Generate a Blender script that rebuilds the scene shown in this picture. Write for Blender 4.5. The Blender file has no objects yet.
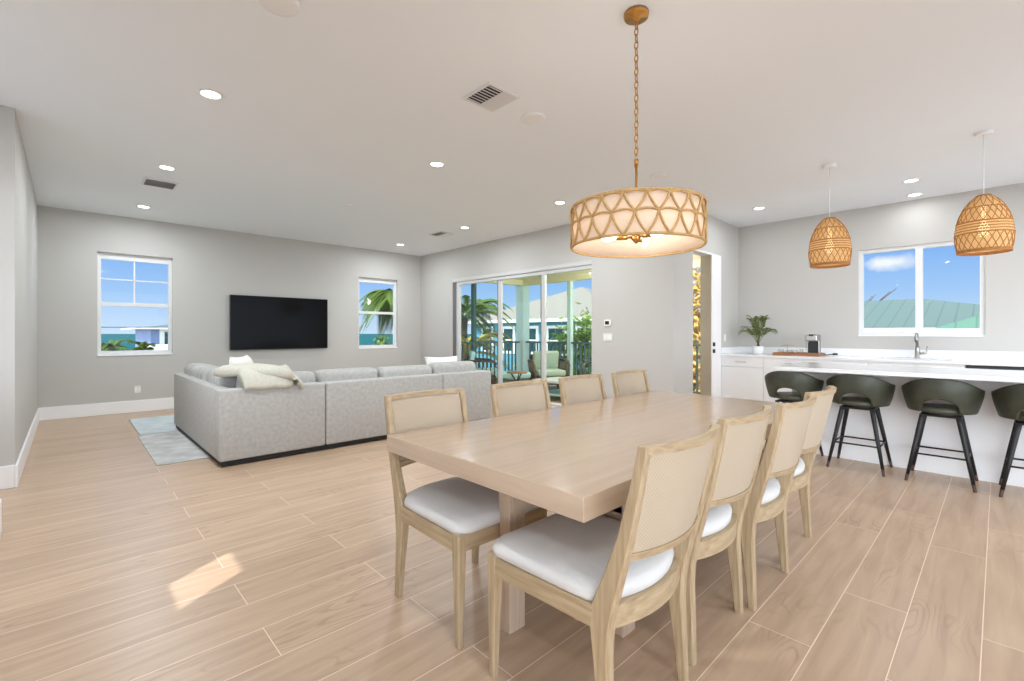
import bpy, bmesh, math, random
from mathutils import Vector, Matrix
random.seed(7)
S = bpy.context.scene
COL = S.collection
PI = math.pi
H = 1.24            # eye height
CEIL = 3.05

# ------------------------------------------------------------------ materials
def lin(r, g, b):
    f = lambda c: (c/255/12.92) if c/255 <= .04045 else ((c/255+.055)/1.055)**2.4
    return (f(r), f(g), f(b), 1)

def new_mat(name):
    m = bpy.data.materials.new(name); m.use_nodes = True
    nt = m.node_tree
    return m, nt, nt.nodes['Principled BSDF'], nt.nodes['Material Output']

def mat(name, col, rough=.5, metal=0, spec=.5, noise=0, nscale=8, bump=0, bscale=200, stretch=(1,1,1), emit=None, estr=0, coat=0):
    m, nt, b, out = new_mat(name)
    b.inputs['Base Color'].default_value = col
    b.inputs['Roughness'].default_value = rough
    b.inputs['Metallic'].default_value = metal
    b.inputs['Specular IOR Level'].default_value = spec
    if coat: b.inputs['Coat Weight'].default_value = coat
    if emit:
        b.inputs['Emission Color'].default_value = emit
        b.inputs['Emission Strength'].default_value = estr
    if noise or bump:
        tc = nt.nodes.new('ShaderNodeTexCoord'); mp = nt.nodes.new('ShaderNodeMapping')
        mp.inputs['Scale'].default_value = stretch
        nt.links.new(tc.outputs['Object'], mp.inputs['Vector'])
    if noise:
        n = nt.nodes.new('ShaderNodeTexNoise'); n.inputs['Scale'].default_value = nscale; n.inputs['Detail'].default_value = 5
        nt.links.new(mp.outputs['Vector'], n.inputs['Vector'])
        r = nt.nodes.new('ShaderNodeValToRGB')
        r.color_ramp.elements[0].position = .3; r.color_ramp.elements[1].position = .7
        r.color_ramp.elements[0].color = tuple(c*(1-noise) for c in col[:3])+(1,)
        r.color_ramp.elements[1].color = tuple(min(1, c*(1+noise)) for c in col[:3])+(1,)
        nt.links.new(n.outputs['Fac'], r.inputs['Fac']); nt.links.new(r.outputs['Color'], b.inputs['Base Color'])
    if bump:
        n2 = nt.nodes.new('ShaderNodeTexNoise'); n2.inputs['Scale'].default_value = bscale; n2.inputs['Detail'].default_value = 3
        nt.links.new(mp.outputs['Vector'], n2.inputs['Vector'])
        bp = nt.nodes.new('ShaderNodeBump'); bp.inputs['Strength'].default_value = bump; bp.inputs['Distance'].default_value = .01
        nt.links.new(n2.outputs['Fac'], bp.inputs['Height']); nt.links.new(bp.outputs['Normal'], b.inputs['Normal'])
    return m

def glass_mat(name, tint=(1,1,1,1), refl=.03):
    m, nt, b, out = new_mat(name); nt.nodes.remove(b)
    t = nt.nodes.new('ShaderNodeBsdfTransparent'); t.inputs['Color'].default_value = tint
    g = nt.nodes.new('ShaderNodeBsdfGlossy'); g.inputs['Roughness'].default_value = .02
    fr = nt.nodes.new('ShaderNodeFresnel'); fr.inputs['IOR'].default_value = 1.3
    ml = nt.nodes.new('ShaderNodeMath'); ml.operation = 'MULTIPLY'; ml.inputs[1].default_value = refl/.02*.5
    nt.links.new(fr.outputs[0], ml.inputs[0])
    ge = nt.nodes.new('ShaderNodeNewGeometry'); iv = nt.nodes.new('ShaderNodeMath'); iv.operation = 'SUBTRACT'; iv.inputs[0].default_value = 1
    m2 = nt.nodes.new('ShaderNodeMath'); m2.operation = 'MULTIPLY'
    nt.links.new(ge.outputs['Backfacing'], iv.inputs[1]); nt.links.new(ml.outputs[0], m2.inputs[0]); nt.links.new(iv.outputs[0], m2.inputs[1]); ml = m2
    mx = nt.nodes.new('ShaderNodeMixShader')
    nt.links.new(ml.outputs[0], mx.inputs[0]); nt.links.new(t.outputs[0], mx.inputs[1]); nt.links.new(g.outputs[0], mx.inputs[2])
    nt.links.new(mx.outputs[0], out.inputs['Surface'])
    return m

def translucent_mat(name, col, trans=.5, alpha_nodes=None):
    m, nt, b, out = new_mat(name); nt.nodes.remove(b)
    d = nt.nodes.new('ShaderNodeBsdfDiffuse'); d.inputs['Color'].default_value = col
    t = nt.nodes.new('ShaderNodeBsdfTranslucent'); t.inputs['Color'].default_value = col
    mx = nt.nodes.new('ShaderNodeMixShader'); mx.inputs[0].default_value = trans
    nt.links.new(d.outputs[0], mx.inputs[1]); nt.links.new(t.outputs[0], mx.inputs[2])
    nt.links.new(mx.outputs[0], out.inputs['Surface'])
    return m

def floor_mat():
    m, nt, b, out = new_mat('floor_planks'); L = nt.links.new
    tc = nt.nodes.new('ShaderNodeTexCoord'); mp = nt.nodes.new('ShaderNodeMapping')
    mp.inputs['Location'].default_value = (.37, -.0475, 0)
    L(tc.outputs['Object'], mp.inputs['Vector'])
    br = nt.nodes.new('ShaderNodeTexBrick')
    br.offset = .37; br.offset_frequency = 2
    br.inputs['Scale'].default_value = 1; br.inputs['Brick Width'].default_value = 1.53; br.inputs['Row Height'].default_value = .2325
    br.inputs['Mortar Size'].default_value = .0018; br.inputs['Mortar Smooth'].default_value = .2
    br.inputs['Color1'].default_value = (0,0,0,1); br.inputs['Color2'].default_value = (1,1,1,1); br.inputs['Mortar'].default_value = (.5,.5,.5,1)
    br.inputs['Bias'].default_value = 0
    L(mp.outputs['Vector'], br.inputs['Vector'])
    # grain stretched along the planks, shifted per plank
    ad = nt.nodes.new('ShaderNodeVectorMath'); ad.operation = 'MULTIPLY_ADD'
    ad.inputs[1].default_value = (7, 13, 0)
    L(br.outputs['Color'], ad.inputs[0]); L(tc.outputs['Object'], ad.inputs[2])
    mp2 = nt.nodes.new('ShaderNodeMapping'); mp2.inputs['Scale'].default_value = (.9, 9, 1); L(ad.outputs[0], mp2.inputs['Vector'])
    n = nt.nodes.new('ShaderNodeTexNoise'); n.inputs['Scale'].default_value = 2.2; n.inputs['Detail'].default_value = 7; n.inputs['Distortion'].default_value = .6
    L(mp2.outputs[0], n.inputs['Vector'])
    mp3 = nt.nodes.new('ShaderNodeMapping'); mp3.inputs['Scale'].default_value = (1.6, 6.5, 1); L(ad.outputs[0], mp3.inputs['Vector'])
    w = nt.nodes.new('ShaderNodeTexNoise'); w.inputs['Scale'].default_value = .9; w.inputs['Detail'].default_value = 1.5
    L(mp3.outputs[0], w.inputs['Vector'])
    sn = nt.nodes.new('ShaderNodeMath'); sn.operation = 'MULTIPLY'; sn.inputs[1].default_value = 95; L(w.outputs['Fac'], sn.inputs[0])
    sn2 = nt.nodes.new('ShaderNodeMath'); sn2.operation = 'SINE'; L(sn.outputs[0], sn2.inputs[0])
    # cathedral grain only in some patches
    pn = nt.nodes.new('ShaderNodeTexNoise'); pn.inputs['Scale'].default_value = 1.1; L(ad.outputs[0], pn.inputs['Vector'])
    pr_ = nt.nodes.new('ShaderNodeMapRange'); pr_.inputs[1].default_value = .50; pr_.inputs[2].default_value = .62; L(pn.outputs['Fac'], pr_.inputs[0])
    gm = nt.nodes.new('ShaderNodeMath'); gm.operation = 'MULTIPLY'; L(sn2.outputs[0], gm.inputs[0]); L(pr_.outputs[0], gm.inputs[1])
    r = nt.nodes.new('ShaderNodeValToRGB')
    r.color_ramp.elements[0].position = .28; r.color_ramp.elements[0].color = lin(180,153,128)
    r.color_ramp.elements[1].position = .72; r.color_ramp.elements[1].color = lin(203,176,149)
    L(n.outputs['Fac'], r.inputs['Fac'])
    mx = nt.nodes.new('ShaderNodeMix'); mx.data_type = 'RGBA'; mx.blend_type = 'MULTIPLY'; mx.inputs['Factor'].default_value = 1
    rr = nt.nodes.new('ShaderNodeValToRGB'); rr.color_ramp.elements[0].color = (.90,.89,.88,1); rr.color_ramp.elements[1].color = (1,1,1,1)
    L(br.outputs['Color'], rr.inputs['Fac'])
    L(r.outputs['Color'], mx.inputs[6]); L(rr.outputs['Color'], mx.inputs[7])
    mg = nt.nodes.new('ShaderNodeMix'); mg.data_type = 'RGBA'; mg.blend_type = 'MULTIPLY'
    gs = nt.nodes.new('ShaderNodeMapRange'); gs.inputs[1].default_value = .3; gs.inputs[2].default_value = 1; gs.inputs[4].default_value = .34; L(gm.outputs[0], gs.inputs[0])
    L(gs.outputs[0], mg.inputs['Factor']); L(mx.outputs[2], mg.inputs[6]); mg.inputs[7].default_value = (.55,.45,.38,1)
    mj = nt.nodes.new('ShaderNodeMix'); mj.data_type = 'RGBA'
    L(br.outputs['Fac'], mj.inputs['Factor']); L(mg.outputs[2], mj.inputs[6]); mj.inputs[7].default_value = lin(236,213,190)  # pale joint colour paints in the highlight along the plank bevels
    L(mj.outputs[2], b.inputs['Base Color'])
    b.inputs['Roughness'].default_value = .34; b.inputs['Specular IOR Level'].default_value = .45
    bp = nt.nodes.new('ShaderNodeBump'); bp.inputs['Strength'].default_value = .12; bp.inputs['Distance'].default_value = .004
    L(n.outputs['Fac'], bp.inputs['Height']); L(bp.outputs[0], b.inputs['Normal'])
    return m

def wood_mat(name, c0, c1, rough=.45, axis=0, scale=3, spec=.4):
    m, nt, b, out = new_mat(name); L = nt.links.new
    tc = nt.nodes.new('ShaderNodeTexCoord'); mp = nt.nodes.new('ShaderNodeMapping')
    sc = [14, 14, 14]; sc[axis] = .9
    mp.inputs['Scale'].default_value = sc
    L(tc.outputs['Object'], mp.inputs['Vector'])
    n = nt.nodes.new('ShaderNodeTexNoise'); n.inputs['Scale'].default_value = scale; n.inputs['Detail'].default_value = 6; n.inputs['Distortion'].default_value = .5
    L(mp.outputs[0], n.inputs['Vector'])
    r = nt.nodes.new('ShaderNodeValToRGB'); r.color_ramp.elements[0].position = .3; r.color_ramp.elements[1].position = .72
    r.color_ramp.elements[0].color = c0; r.color_ramp.elements[1].color = c1
    L(n.outputs['Fac'], r.inputs['Fac']); L(r.outputs['Color'], b.inputs['Base Color'])
    b.inputs['Roughness'].default_value = rough; b.inputs['Specular IOR Level'].default_value = spec
    return m

def cane_mat():
    m, nt, b, out = new_mat('woven_cane'); L = nt.links.new
    tc = nt.nodes.new('ShaderNodeTexCoord')
    sep = nt.nodes.new('ShaderNodeSeparateXYZ'); L(tc.outputs['Object'], sep.inputs[0])
    def wave(sock, k):
        a = nt.nodes.new('ShaderNodeMath'); a.operation = 'MULTIPLY'; a.inputs[1].default_value = k; L(sock, a.inputs[0])
        s = nt.nodes.new('ShaderNodeMath'); s.operation = 'SINE'; L(a.outputs[0], s.inputs[0]); return s.outputs[0]
    mu = nt.nodes.new('ShaderNodeMath'); mu.operation = 'MULTIPLY'; L(wave(sep.outputs[0], 620), mu.inputs[0]); L(wave(sep.outputs[2], 620), mu.inputs[1])
    n = nt.nodes.new('ShaderNodeTexNoise'); n.inputs['Scale'].default_value = 25; n.inputs['Detail'].default_value = 4; L(tc.outputs['Object'], n.inputs['Vector'])
    ad = nt.nodes.new('ShaderNodeMath'); ad.operation = 'MULTIPLY_ADD'; ad.inputs[1].default_value = .13; L(mu.outputs[0], ad.inputs[0]); ad.inputs[2].default_value = .52
    r = nt.nodes.new('ShaderNodeValToRGB'); r.color_ramp.elements[0].position = .1; r.color_ramp.elements[1].position = .75
    r.color_ramp.elements[0].color = lin(156,140,117); r.color_ramp.elements[1].color = lin(200,185,163)
    L(ad.outputs[0], r.inputs['Fac']); L(r.outputs['Color'], b.inputs['Base Color'])
    bp = nt.nodes.new('ShaderNodeBump'); bp.inputs['Strength'].default_value = .25; bp.inputs['Distance'].default_value = .003
    L(mu.outputs[0], bp.inputs['Height']); L(bp.outputs[0], b.inputs['Normal'])
    b.inputs['Roughness'].default_value = .7
    return m

def rattan_mat():
    """Woven strands: light passes between them through real gaps in the weave."""
    m, nt, b, out = new_mat('rattan_weave'); L = nt.links.new; nt.nodes.remove(b)
    tc = nt.nodes.new('ShaderNodeTexCoord'); sep = nt.nodes.new('ShaderNodeSeparateXYZ'); L(tc.outputs['Object'], sep.inputs[0])
    at = nt.nodes.new('ShaderNodeMath'); at.operation = 'ARCTAN2'; L(sep.outputs[1], at.inputs[0]); L(sep.outputs[0], at.inputs[1])
    def sinw(sock, k):
        a = nt.nodes.new('ShaderNodeMath'); a.operation = 'MULTIPLY'; a.inputs[1].default_value = k; L(sock, a.inputs[0])
        s = nt.nodes.new('ShaderNodeMath'); s.operation = 'SINE'; L(a.outputs[0], s.inputs[0]); return s.outputs[0]
    z = sinw(sep.outputs[2], 420); t = sinw(at.outputs[0], 60)
    mul = nt.nodes.new('ShaderNodeMath'); mul.operation = 'MULTIPLY'; L(z, mul.inputs[0]); L(t, mul.inputs[1])
    n = nt.nodes.new('ShaderNodeTexNoise'); n.inputs['Scale'].default_value = 30; L(tc.outputs['Object'], n.inputs['Vector'])
    r = nt.nodes.new('ShaderNodeValToRGB'); r.color_ramp.elements[0].color = lin(214,174,118); r.color_ramp.elements[1].color = lin(240,210,160)
    L(n.outputs['Fac'], r.inputs['Fac'])
    d = nt.nodes.new('ShaderNodeBsdfDiffuse'); tl = nt.nodes.new('ShaderNodeBsdfTranslucent'); tp = nt.nodes.new('ShaderNodeBsdfTransparent')
    L(r.outputs['Color'], d.inputs['Color']); L(r.outputs['Color'], tl.inputs['Color'])
    m1 = nt.nodes.new('ShaderNodeMixShader'); m1.inputs[0].default_value = .4; L(d.outputs[0], m1.inputs[1]); L(tl.outputs[0], m1.inputs[2])
    mr = nt.nodes.new('ShaderNodeMapRange'); mr.inputs[1].default_value = .55; mr.inputs[2].default_value = .75; L(mul.outputs[0], mr.inputs[0])
    m2 = nt.nodes.new('ShaderNodeMixShader'); L(mr.outputs[0], m2.inputs[0]); L(m1.outputs[0], m2.inputs[1]); L(tp.outputs[0], m2.inputs[2])
    L(m2.outputs[0], out.inputs['Surface'])
    return m

def rib_mat(name, col, axis=1, k=14, rough=.4):
    m, nt, b, out = new_mat(name); L = nt.links.new
    tc = nt.nodes.new('ShaderNodeTexCoord'); sep = nt.nodes.new('ShaderNodeSeparateXYZ'); L(tc.outputs['Object'], sep.inputs[0])
    a = nt.nodes.new('ShaderNodeMath'); a.operation = 'MULTIPLY'; a.inputs[1].default_value = k; L(sep.outputs[axis], a.inputs[0])
    s = nt.nodes.new('ShaderNodeMath'); s.operation = 'SINE'; L(a.outputs[0], s.inputs[0])
    p = nt.nodes.new('ShaderNodeMath'); p.operation = 'GREATER_THAN'; p.inputs[1].default_value = .96; L(s.outputs[0], p.inputs[0])
    mx = nt.nodes.new('ShaderNodeMix'); mx.data_type = 'RGBA'; L(p.outputs[0], mx.inputs['Factor'])
    mx.inputs[6].default_value = col; mx.inputs[7].default_value = tuple(c*.72 for c in col[:3])+(1,)
    L(mx.outputs[2], b.inputs['Base Color']); b.inputs['Roughness'].default_value = rough
    return m

M = {}
M['wall'] = mat('wall_paint', (.51,.495,.468,1), .75, spec=.2)
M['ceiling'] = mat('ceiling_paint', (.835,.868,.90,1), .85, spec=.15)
M['trim'] = mat('white_trim_paint', (.84,.84,.84,1), .4, spec=.4)
M['frame'] = mat('white_window_frame', (.72,.72,.71,1), .35)
M['slider_frame'] = mat('pale_grey_door_frame', (.55,.55,.54,1), .4)
M['taupe'] = mat('taupe_jamb_metal', lin(165,155,140), .4)
M['darkgrey'] = mat('dark_grey_frame', lin(105,105,103), .4)
M['floor'] = floor_mat()
M['glass'] = glass_mat('window_glass', (.97,.985,.985,1))
M['slider_glass'] = glass_mat('tinted_door_glass', (.95,.985,.97,1))
M['black'] = mat('black_plastic', (.012,.012,.013,1), .35)
M['screen'] = mat('tv_screen', (.006,.006,.007,1), .1, spec=.1)
M['blackmetal'] = mat('black_metal', (.012,.012,.013,1), .45, metal=0, spec=.4)
M['sofa'] = mat('grey_chenille', lin(178,177,173), .9, spec=.1, noise=.10, nscale=26, bump=.35, bscale=160)
M['sofa_wrinkle'] = mat('grey_rippled_chenille', lin(176,175,171), .9, spec=.1, noise=.28, nscale=7, bump=.6, bscale=22, stretch=(.5,2.6,.5))
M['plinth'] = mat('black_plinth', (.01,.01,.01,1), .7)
M['pillow_white'] = mat('white_linen', lin(232,230,224), .9, spec=.1, bump=.2)
M['throw'] = mat('cream_throw_knit', lin(200,198,184), .95, spec=.05, noise=.06, nscale=40, bump=.5, bscale=220)
M['rug'] = mat('pale_blue_grey_rug', lin(194,194,191), .95, spec=.05, noise=.22, nscale=5, bump=.5, bscale=300)
M['rug2'] = mat('blue_tinted_rug', lin(198,206,208), .95, spec=.05, noise=.12, nscale=6, bump=.5, bscale=300)
M['oak'] = wood_mat('washed_oak_legs', lin(160,138,107), lin(190,170,138), .5, axis=2, scale=5)
M['oak_rail'] = wood_mat('washed_oak_rails', lin(160,138,107), lin(190,170,138), .5, axis=0, scale=5)
M['table'] = wood_mat('table_oak', lin(180,156,133), lin(188,166,143), .15, axis=0, scale=2.2, spec=.5)
M['table_end'] = wood_mat('table_oak_end', lin(190,168,146), lin(206,186,164), .35, axis=1, scale=2.2, spec=.5)
M['table_leg'] = wood_mat('table_oak_leg', lin(180,156,134), lin(196,175,152), .35, axis=2, scale=3, spec=.4)
M['oak_side'] = wood_mat('washed_oak_sides', lin(160,138,107), lin(190,170,138), .5, axis=1, scale=5)
M['cane'] = cane_mat()
M['seat'] = mat('pale_grey_seat_fabric', lin(212,211,208), .9, spec=.1, noise=.035, nscale=9, bump=.2, bscale=260)
M['brass'] = mat('antique_brass', lin(186,138,74), .35, metal=.85)
M['rope'] = mat('gold_rope', lin(196,160,108), .75, spec=.2, noise=.15, nscale=60, bump=.6, bscale=250)
M['shade'] = translucent_mat('cream_shade_linen', lin(238,222,204), .5)
M['bulb'] = mat('warm_bulb', (1,.9,.7,1), .4, emit=(1,.82,.55,1), estr=3.2)
M['rattan'] = rattan_mat()
M['rattan_dark'] = mat('rattan_strand', lin(172,118,60), .7, noise=.15, nscale=40)
M['lens'] = mat('lit_lens', (1,1,1,1), .4, emit=(1,.97,.92,1), estr=12)
M['white'] = mat('white_plastic', (.82,.82,.82,1), .45)
M['greywhite'] = mat('off_white_plate', lin(222,220,214), .5)
M['vent'] = mat('grey_white_vent_metal', (.72,.72,.72,1), .5)
M['vent_dark'] = mat('dark_duct', (.03,.03,.03,1), .8)
M['quartz'] = mat('white_quartz', (.82,.83,.84,1), .12, noise=.015, nscale=30)
M['cabinet'] = mat('white_cabinet_lacquer', (.83,.84,.85,1), .35)
M['island'] = mat('light_grey_island_paint', lin(238,239,240), .4)
M['steel'] = mat('brushed_steel', lin(168,165,160), .3, metal=.9)
M['darksteel'] = mat('dark_steel', lin(60,60,62), .35, metal=.5)
M['stool'] = mat('dark_olive_leather', lin(60,62,50), .42, spec=.4, noise=.3, nscale=9, bump=.12, bscale=200)
M['stool_seat'] = mat('olive_seat_leather', lin(74,76,62), .45, noise=.2, nscale=9)
M['tip'] = mat('brown_leg_tip', lin(74,46,34), .4)
M['leaf'] = mat('palm_leaf', lin(84,98,34), .55, noise=.3, nscale=14)
M['stem'] = mat('brown_stem', lin(78,66,40), .8)
M['tray'] = wood_mat('walnut_tray', lin(128,82,52), lin(176,122,84), .5, axis=1, scale=4)
M['clear'] = glass_mat('clear_glassware', (.93,.93,.92,1), .06)
M['copper'] = mat('copper_wire', lin(200,130,95), .3, metal=.8)
M['soil'] = mat('potting_soil', lin(60,45,32), .9)
# outside
M['sand'] = mat('sandy_ground', lin(222,216,200), .95, noise=.08, nscale=.6)
M['sea'] = mat('turquoise_sea', lin(34,104,104), .7, spec=.15, noise=.12, nscale=.02)
M['teal'] = mat('teal_siding', lin(76,136,152), .7)
M['teal_post'] = mat('pale_teal_post', lin(196,220,212), .6)
M['teal_dark'] = mat('dark_teal_post', lin(72,104,102), .6)
M['rail'] = mat('grey_teal_rail', lin(84,104,104), .5)
M['soffit'] = mat('cream_soffit', lin(232,228,190), .7)
M['creamroof'] = rib_mat('cream_metal_roof', lin(166,158,140), 1, 14)
M['greenroof'] = rib_mat('green_metal_roof', lin(108,146,124), 1, 14)
M['greyroof'] = rib_mat('grey_green_metal_roof', lin(118,138,124), 1, 14)
M['winpane'] = mat('dark_green_pane', lin(36,66,66), .1)
M['outwhite'] = mat('outdoor_white_trim', lin(222,226,222), .6)
M['bluegrey'] = mat('blue_grey_siding', lin(110,128,165), .7)
M['palm'] = mat('outdoor_palm_frond', lin(92,116,44), .5, noise=.35, nscale=1.5)
M['palm_dry'] = mat('yellow_palm_frond', lin(176,166,84), .6, noise=.3, nscale=2)
M['shrub'] = mat('shrub_leaf', lin(112,138,48), .5, noise=.4, nscale=2)
M['autumn'] = mat('golden_leaf', lin(206,172,92), .6, noise=.35, nscale=3)
M['bark'] = mat('palm_bark', lin(112,102,84), .9, noise=.25, nscale=6)
M['wicker'] = mat('brown_grey_wicker', lin(104,92,76), .7, noise=.3, nscale=60, bump=.5, bscale=120)
M['patio_frame'] = mat('dark_brown_patio_frame', lin(78,62,46), .5)
M['aqua'] = mat('aqua_cushion', lin(170,206,202), .9)
M['greencush'] = mat('grey_green_cushion', lin(166,182,166), .9)
M['deep_green'] = mat('dark_green_cushion', lin(60,84,72), .9)
M['deck'] = mat('lanai_deck', lin(232,230,224), .8, noise=.04)
M['tabletop'] = mat('pale_patio_tabletop', lin(198,196,188), .5)

# ------------------------------------------------------------------ mesh helpers
class MB:
    def __init__(s): s.bm = bmesh.new()
    def box(s, a, b, bev=0, seg=2, mtx=None):
        t = bmesh.new()
        bmesh.ops.create_cube(t, size=1)
        c = [(a[i]+b[i])/2 for i in range(3)]; d = [abs(b[i]-a[i]) for i in range(3)]
        bmesh.ops.scale(t, vec=d, verts=t.verts); 
        if bev:
            bv = min(bev, min(d)*.49)
            bmesh.ops.bevel(t, geom=list(t.edges), offset=bv, segments=seg, profile=.5, affect='EDGES')
        bmesh.ops.translate(t, vec=c, verts=t.verts)
        s._merge(t, mtx); return s
    def _merge(s, t, mtx=None):
        if mtx is not None: bmesh.ops.transform(t, matrix=mtx, verts=t.verts)
        me = bpy.data.meshes.new('t'); t.to_mesh(me); t.free(); s.bm.from_mesh(me); bpy.data.meshes.remove(me)
    def tube(s, pts, r, seg=8, closed=False, cap=True):
        pts = [Vector(p) for p in pts]; n = len(pts)
        rs = r if isinstance(r, (list, tuple)) else [r]*n
        rings = []; up0 = None
        for i, p in enumerate(pts):
            if closed: d = pts[(i+1) % n]-pts[i-1]
            else: d = pts[min(i+1, n-1)]-pts[max(i-1, 0)]
            d.normalize()
            if up0 is None:
                up0 = Vector((0,0,1)) if abs(d.z) < .9 else Vector((1,0,0))
            a = up0-d*up0.dot(d)
            if a.length < 1e-5: a = d.orthogonal()
            a.normalize(); up0 = a
            bb = d.cross(a)
            rings.append([s.bm.verts.new(p+(a*math.cos(2*PI*k/seg)+bb*math.sin(2*PI*k/seg))*rs[i]) for k in range(seg)])
        m = n if closed else n-1
        for i in range(m):
            A, B = rings[i], rings[(i+1) % n]
            for k in range(seg): s.bm.faces.new((A[k], A[(k+1) % seg], B[(k+1) % seg], B[k]))
        if not closed and cap:
            s.bm.faces.new(list(reversed(rings[0]))); s.bm.faces.new(rings[-1])
        return s
    def lathe(s, prof, seg=32, c=(0,0,0), cap=False):
        rings = []
        for r, z in prof:
            if r < 1e-6: rings.append([s.bm.verts.new((c[0], c[1], c[2]+z))])
            else: rings.append([s.bm.verts.new((c[0]+r*math.cos(2*PI*k/seg), c[1]+r*math.sin(2*PI*k/seg), c[2]+z)) for k in range(seg)])
        for A, B in zip(rings, rings[1:]):
            for k in range(seg):
                q = (k+1) % seg
                if len(A) == 1 and len(B) == 1: continue
                if len(A) == 1: s.bm.faces.new((A[0], B[q], B[k]))
                elif len(B) == 1: s.bm.faces.new((A[k], A[q], B[0]))
                else: s.bm.faces.new((A[k], A[q], B[q], B[k]))
        return s
    def loft(s, rings, closed_ring=True, cap=True):
        R = [[s.bm.verts.new(p) for p in ring] for ring in rings]
        n = len(R[0])
        for A, B in zip(R, R[1:]):
            for k in range(n if closed_ring else n-1):
                q = (k+1) % n
                s.bm.faces.new((A[k], A[q], B[q], B[k]))
        if cap and closed_ring:
            s.bm.faces.new(list(reversed(R[0]))); s.bm.faces.new(R[-1])
        return s
    def face(s, pts):
        s.bm.faces.new([s.bm.verts.new(p) for p in pts]); return s
    def sweep_rect(s, pts, wx, wy):
        """pts: centres (x,y,z) of horizontal rectangles, wx / wy full widths per point"""
        rings = []
        for i, p in enumerate(pts):
            a = (wx[i] if isinstance(wx, (list, tuple)) else wx)/2; b = (wy[i] if isinstance(wy, (list, tuple)) else wy)/2
            c = min(a, b)*.28
            rings.append([(p[0]+x, p[1]+y, p[2]) for x, y in ((a-c,-b),(a,-b+c),(a,b-c),(a-c,b),(-a+c,b),(-a,b-c),(-a,-b+c),(-a+c,-b))])
        return s.loft(rings)
    def pillow(s, size, mtx, n=12, e=.55):
        w, h, t = size
        R = []
        t_ = bmesh.new()
        for side in (1, -1):
            g = []
            for i in range(n+1):
                row = []
                for j in range(n+1):
                    u = -1+2*i/n; v = -1+2*j/n
                    bulge = ((1-u**4)*(1-v**4))**e
                    px = 1-.07*(1-v*v); py = 1-.07*(1-u*u)
                    row.append(t_.verts.new((u*w/2*px, v*h/2*py, side*t/2*bulge)))
                g.append(row)
            for i in range(n):
                for j in range(n):
                    f = (g[i][j], g[i+1][j], g[i+1][j+1], g[i][j+1])
                    t_.faces.new(f if side > 0 else tuple(reversed(f)))
        bmesh.ops.remove_doubles(t_, verts=t_.verts, dist=1e-5)
        s._merge(t_, mtx); return s
    def build(s, name, m, parent=None, smooth=False, loc=None, kind=None, normals=True):
        if normals: bmesh.ops.recalc_face_normals(s.bm, faces=s.bm.faces)
        me = bpy.data.meshes.new(name); s.bm.to_mesh(me); s.bm.free()
        if smooth:
            for p in me.polygons: p.use_smooth = True
        ms = m if isinstance(m, (list, tuple)) else [m]
        for q in ms: me.materials.append(q)
        o = bpy.data.objects.new(name, me); COL.objects.link(o)
        if parent: o.parent = parent
        if loc: o.location = loc
        if kind: o['kind'] = kind
        if smooth == 'angle':
            me.set_sharp_from_angle(angle=.6)
        return o

def tag(o, label, cat, group=None):
    o['label'] = label; o['category'] = cat
    if group: o['group'] = group
    return o
def thing(name, label, cat, loc=(0,0,0), rz=0, group=None):
    o = bpy.data.objects.new(name, None); COL.objects.link(o); o.empty_display_size = .1
    o.location = loc; o.rotation_euler = (0,0,rz)
    return tag(o, label, cat, group)
def dup(root, label, loc, rz=0, group=None):
    r = root.copy(); COL.objects.link(r); r.location = loc; r.rotation_euler = (0,0,rz); r['label'] = label
    if group: r['group'] = group
    for ch in list(root.children):
        if ch.type != 'MESH': continue
        c = ch.copy(); COL.objects.link(c); c.parent = r
        for g in list(ch.children):
            d = g.copy(); COL.objects.link(d); d.parent = c
    return r
def circ(r, z, n, c=(0,0)): return [(c[0]+r*math.cos(2*PI*k/n), c[1]+r*math.sin(2*PI*k/n), z) for k in range(n)]

# ------------------------------------------------------------------ room shell
def wall(name, axis, at, th, u0, u1, z0, z1, holes, m):
    """axis 'x': plane x=at..at+th spanning y=u0..u1 ; axis 'y' likewise"""
    us = sorted({u0, u1, *[h[0] for h in holes], *[h[1] for h in holes]})
    zs = sorted({z0, z1, *[h[2] for h in holes], *[h[3] for h in holes]})
    b = MB()
    for i in range(len(us)-1):
        for j in range(len(zs)-1):
            cu = (us[i]+us[i+1])/2; cz = (zs[j]+zs[j+1])/2
            if any(h[0] < cu < h[1] and h[2] < cz < h[3] for h in holes): continue
            if axis == 'x': b.box((at, us[i], zs[j]), (at+th, us[i+1], zs[j+1]))
            else: b.box((us[i], at, zs[j]), (us[i+1], at+th, zs[j+1]))
    bmesh.ops.remove_doubles(b.bm, verts=b.bm.verts, dist=1e-5)
    # drop interior faces (both copies share the same verts)
    seen = {}
    for f in list(b.bm.faces):
        k = tuple(sorted(v.index for v in f.verts)) if False else frozenset(f.verts)
        seen.setdefault(k, []).append(f)
    dead = [f for fs in seen.values() if len(fs) > 1 for f in fs]
    if dead: bmesh.ops.delete(b.bm, geom=dead, context='FACES_ONLY')
    return b.build(name, m, kind='structure')

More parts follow.
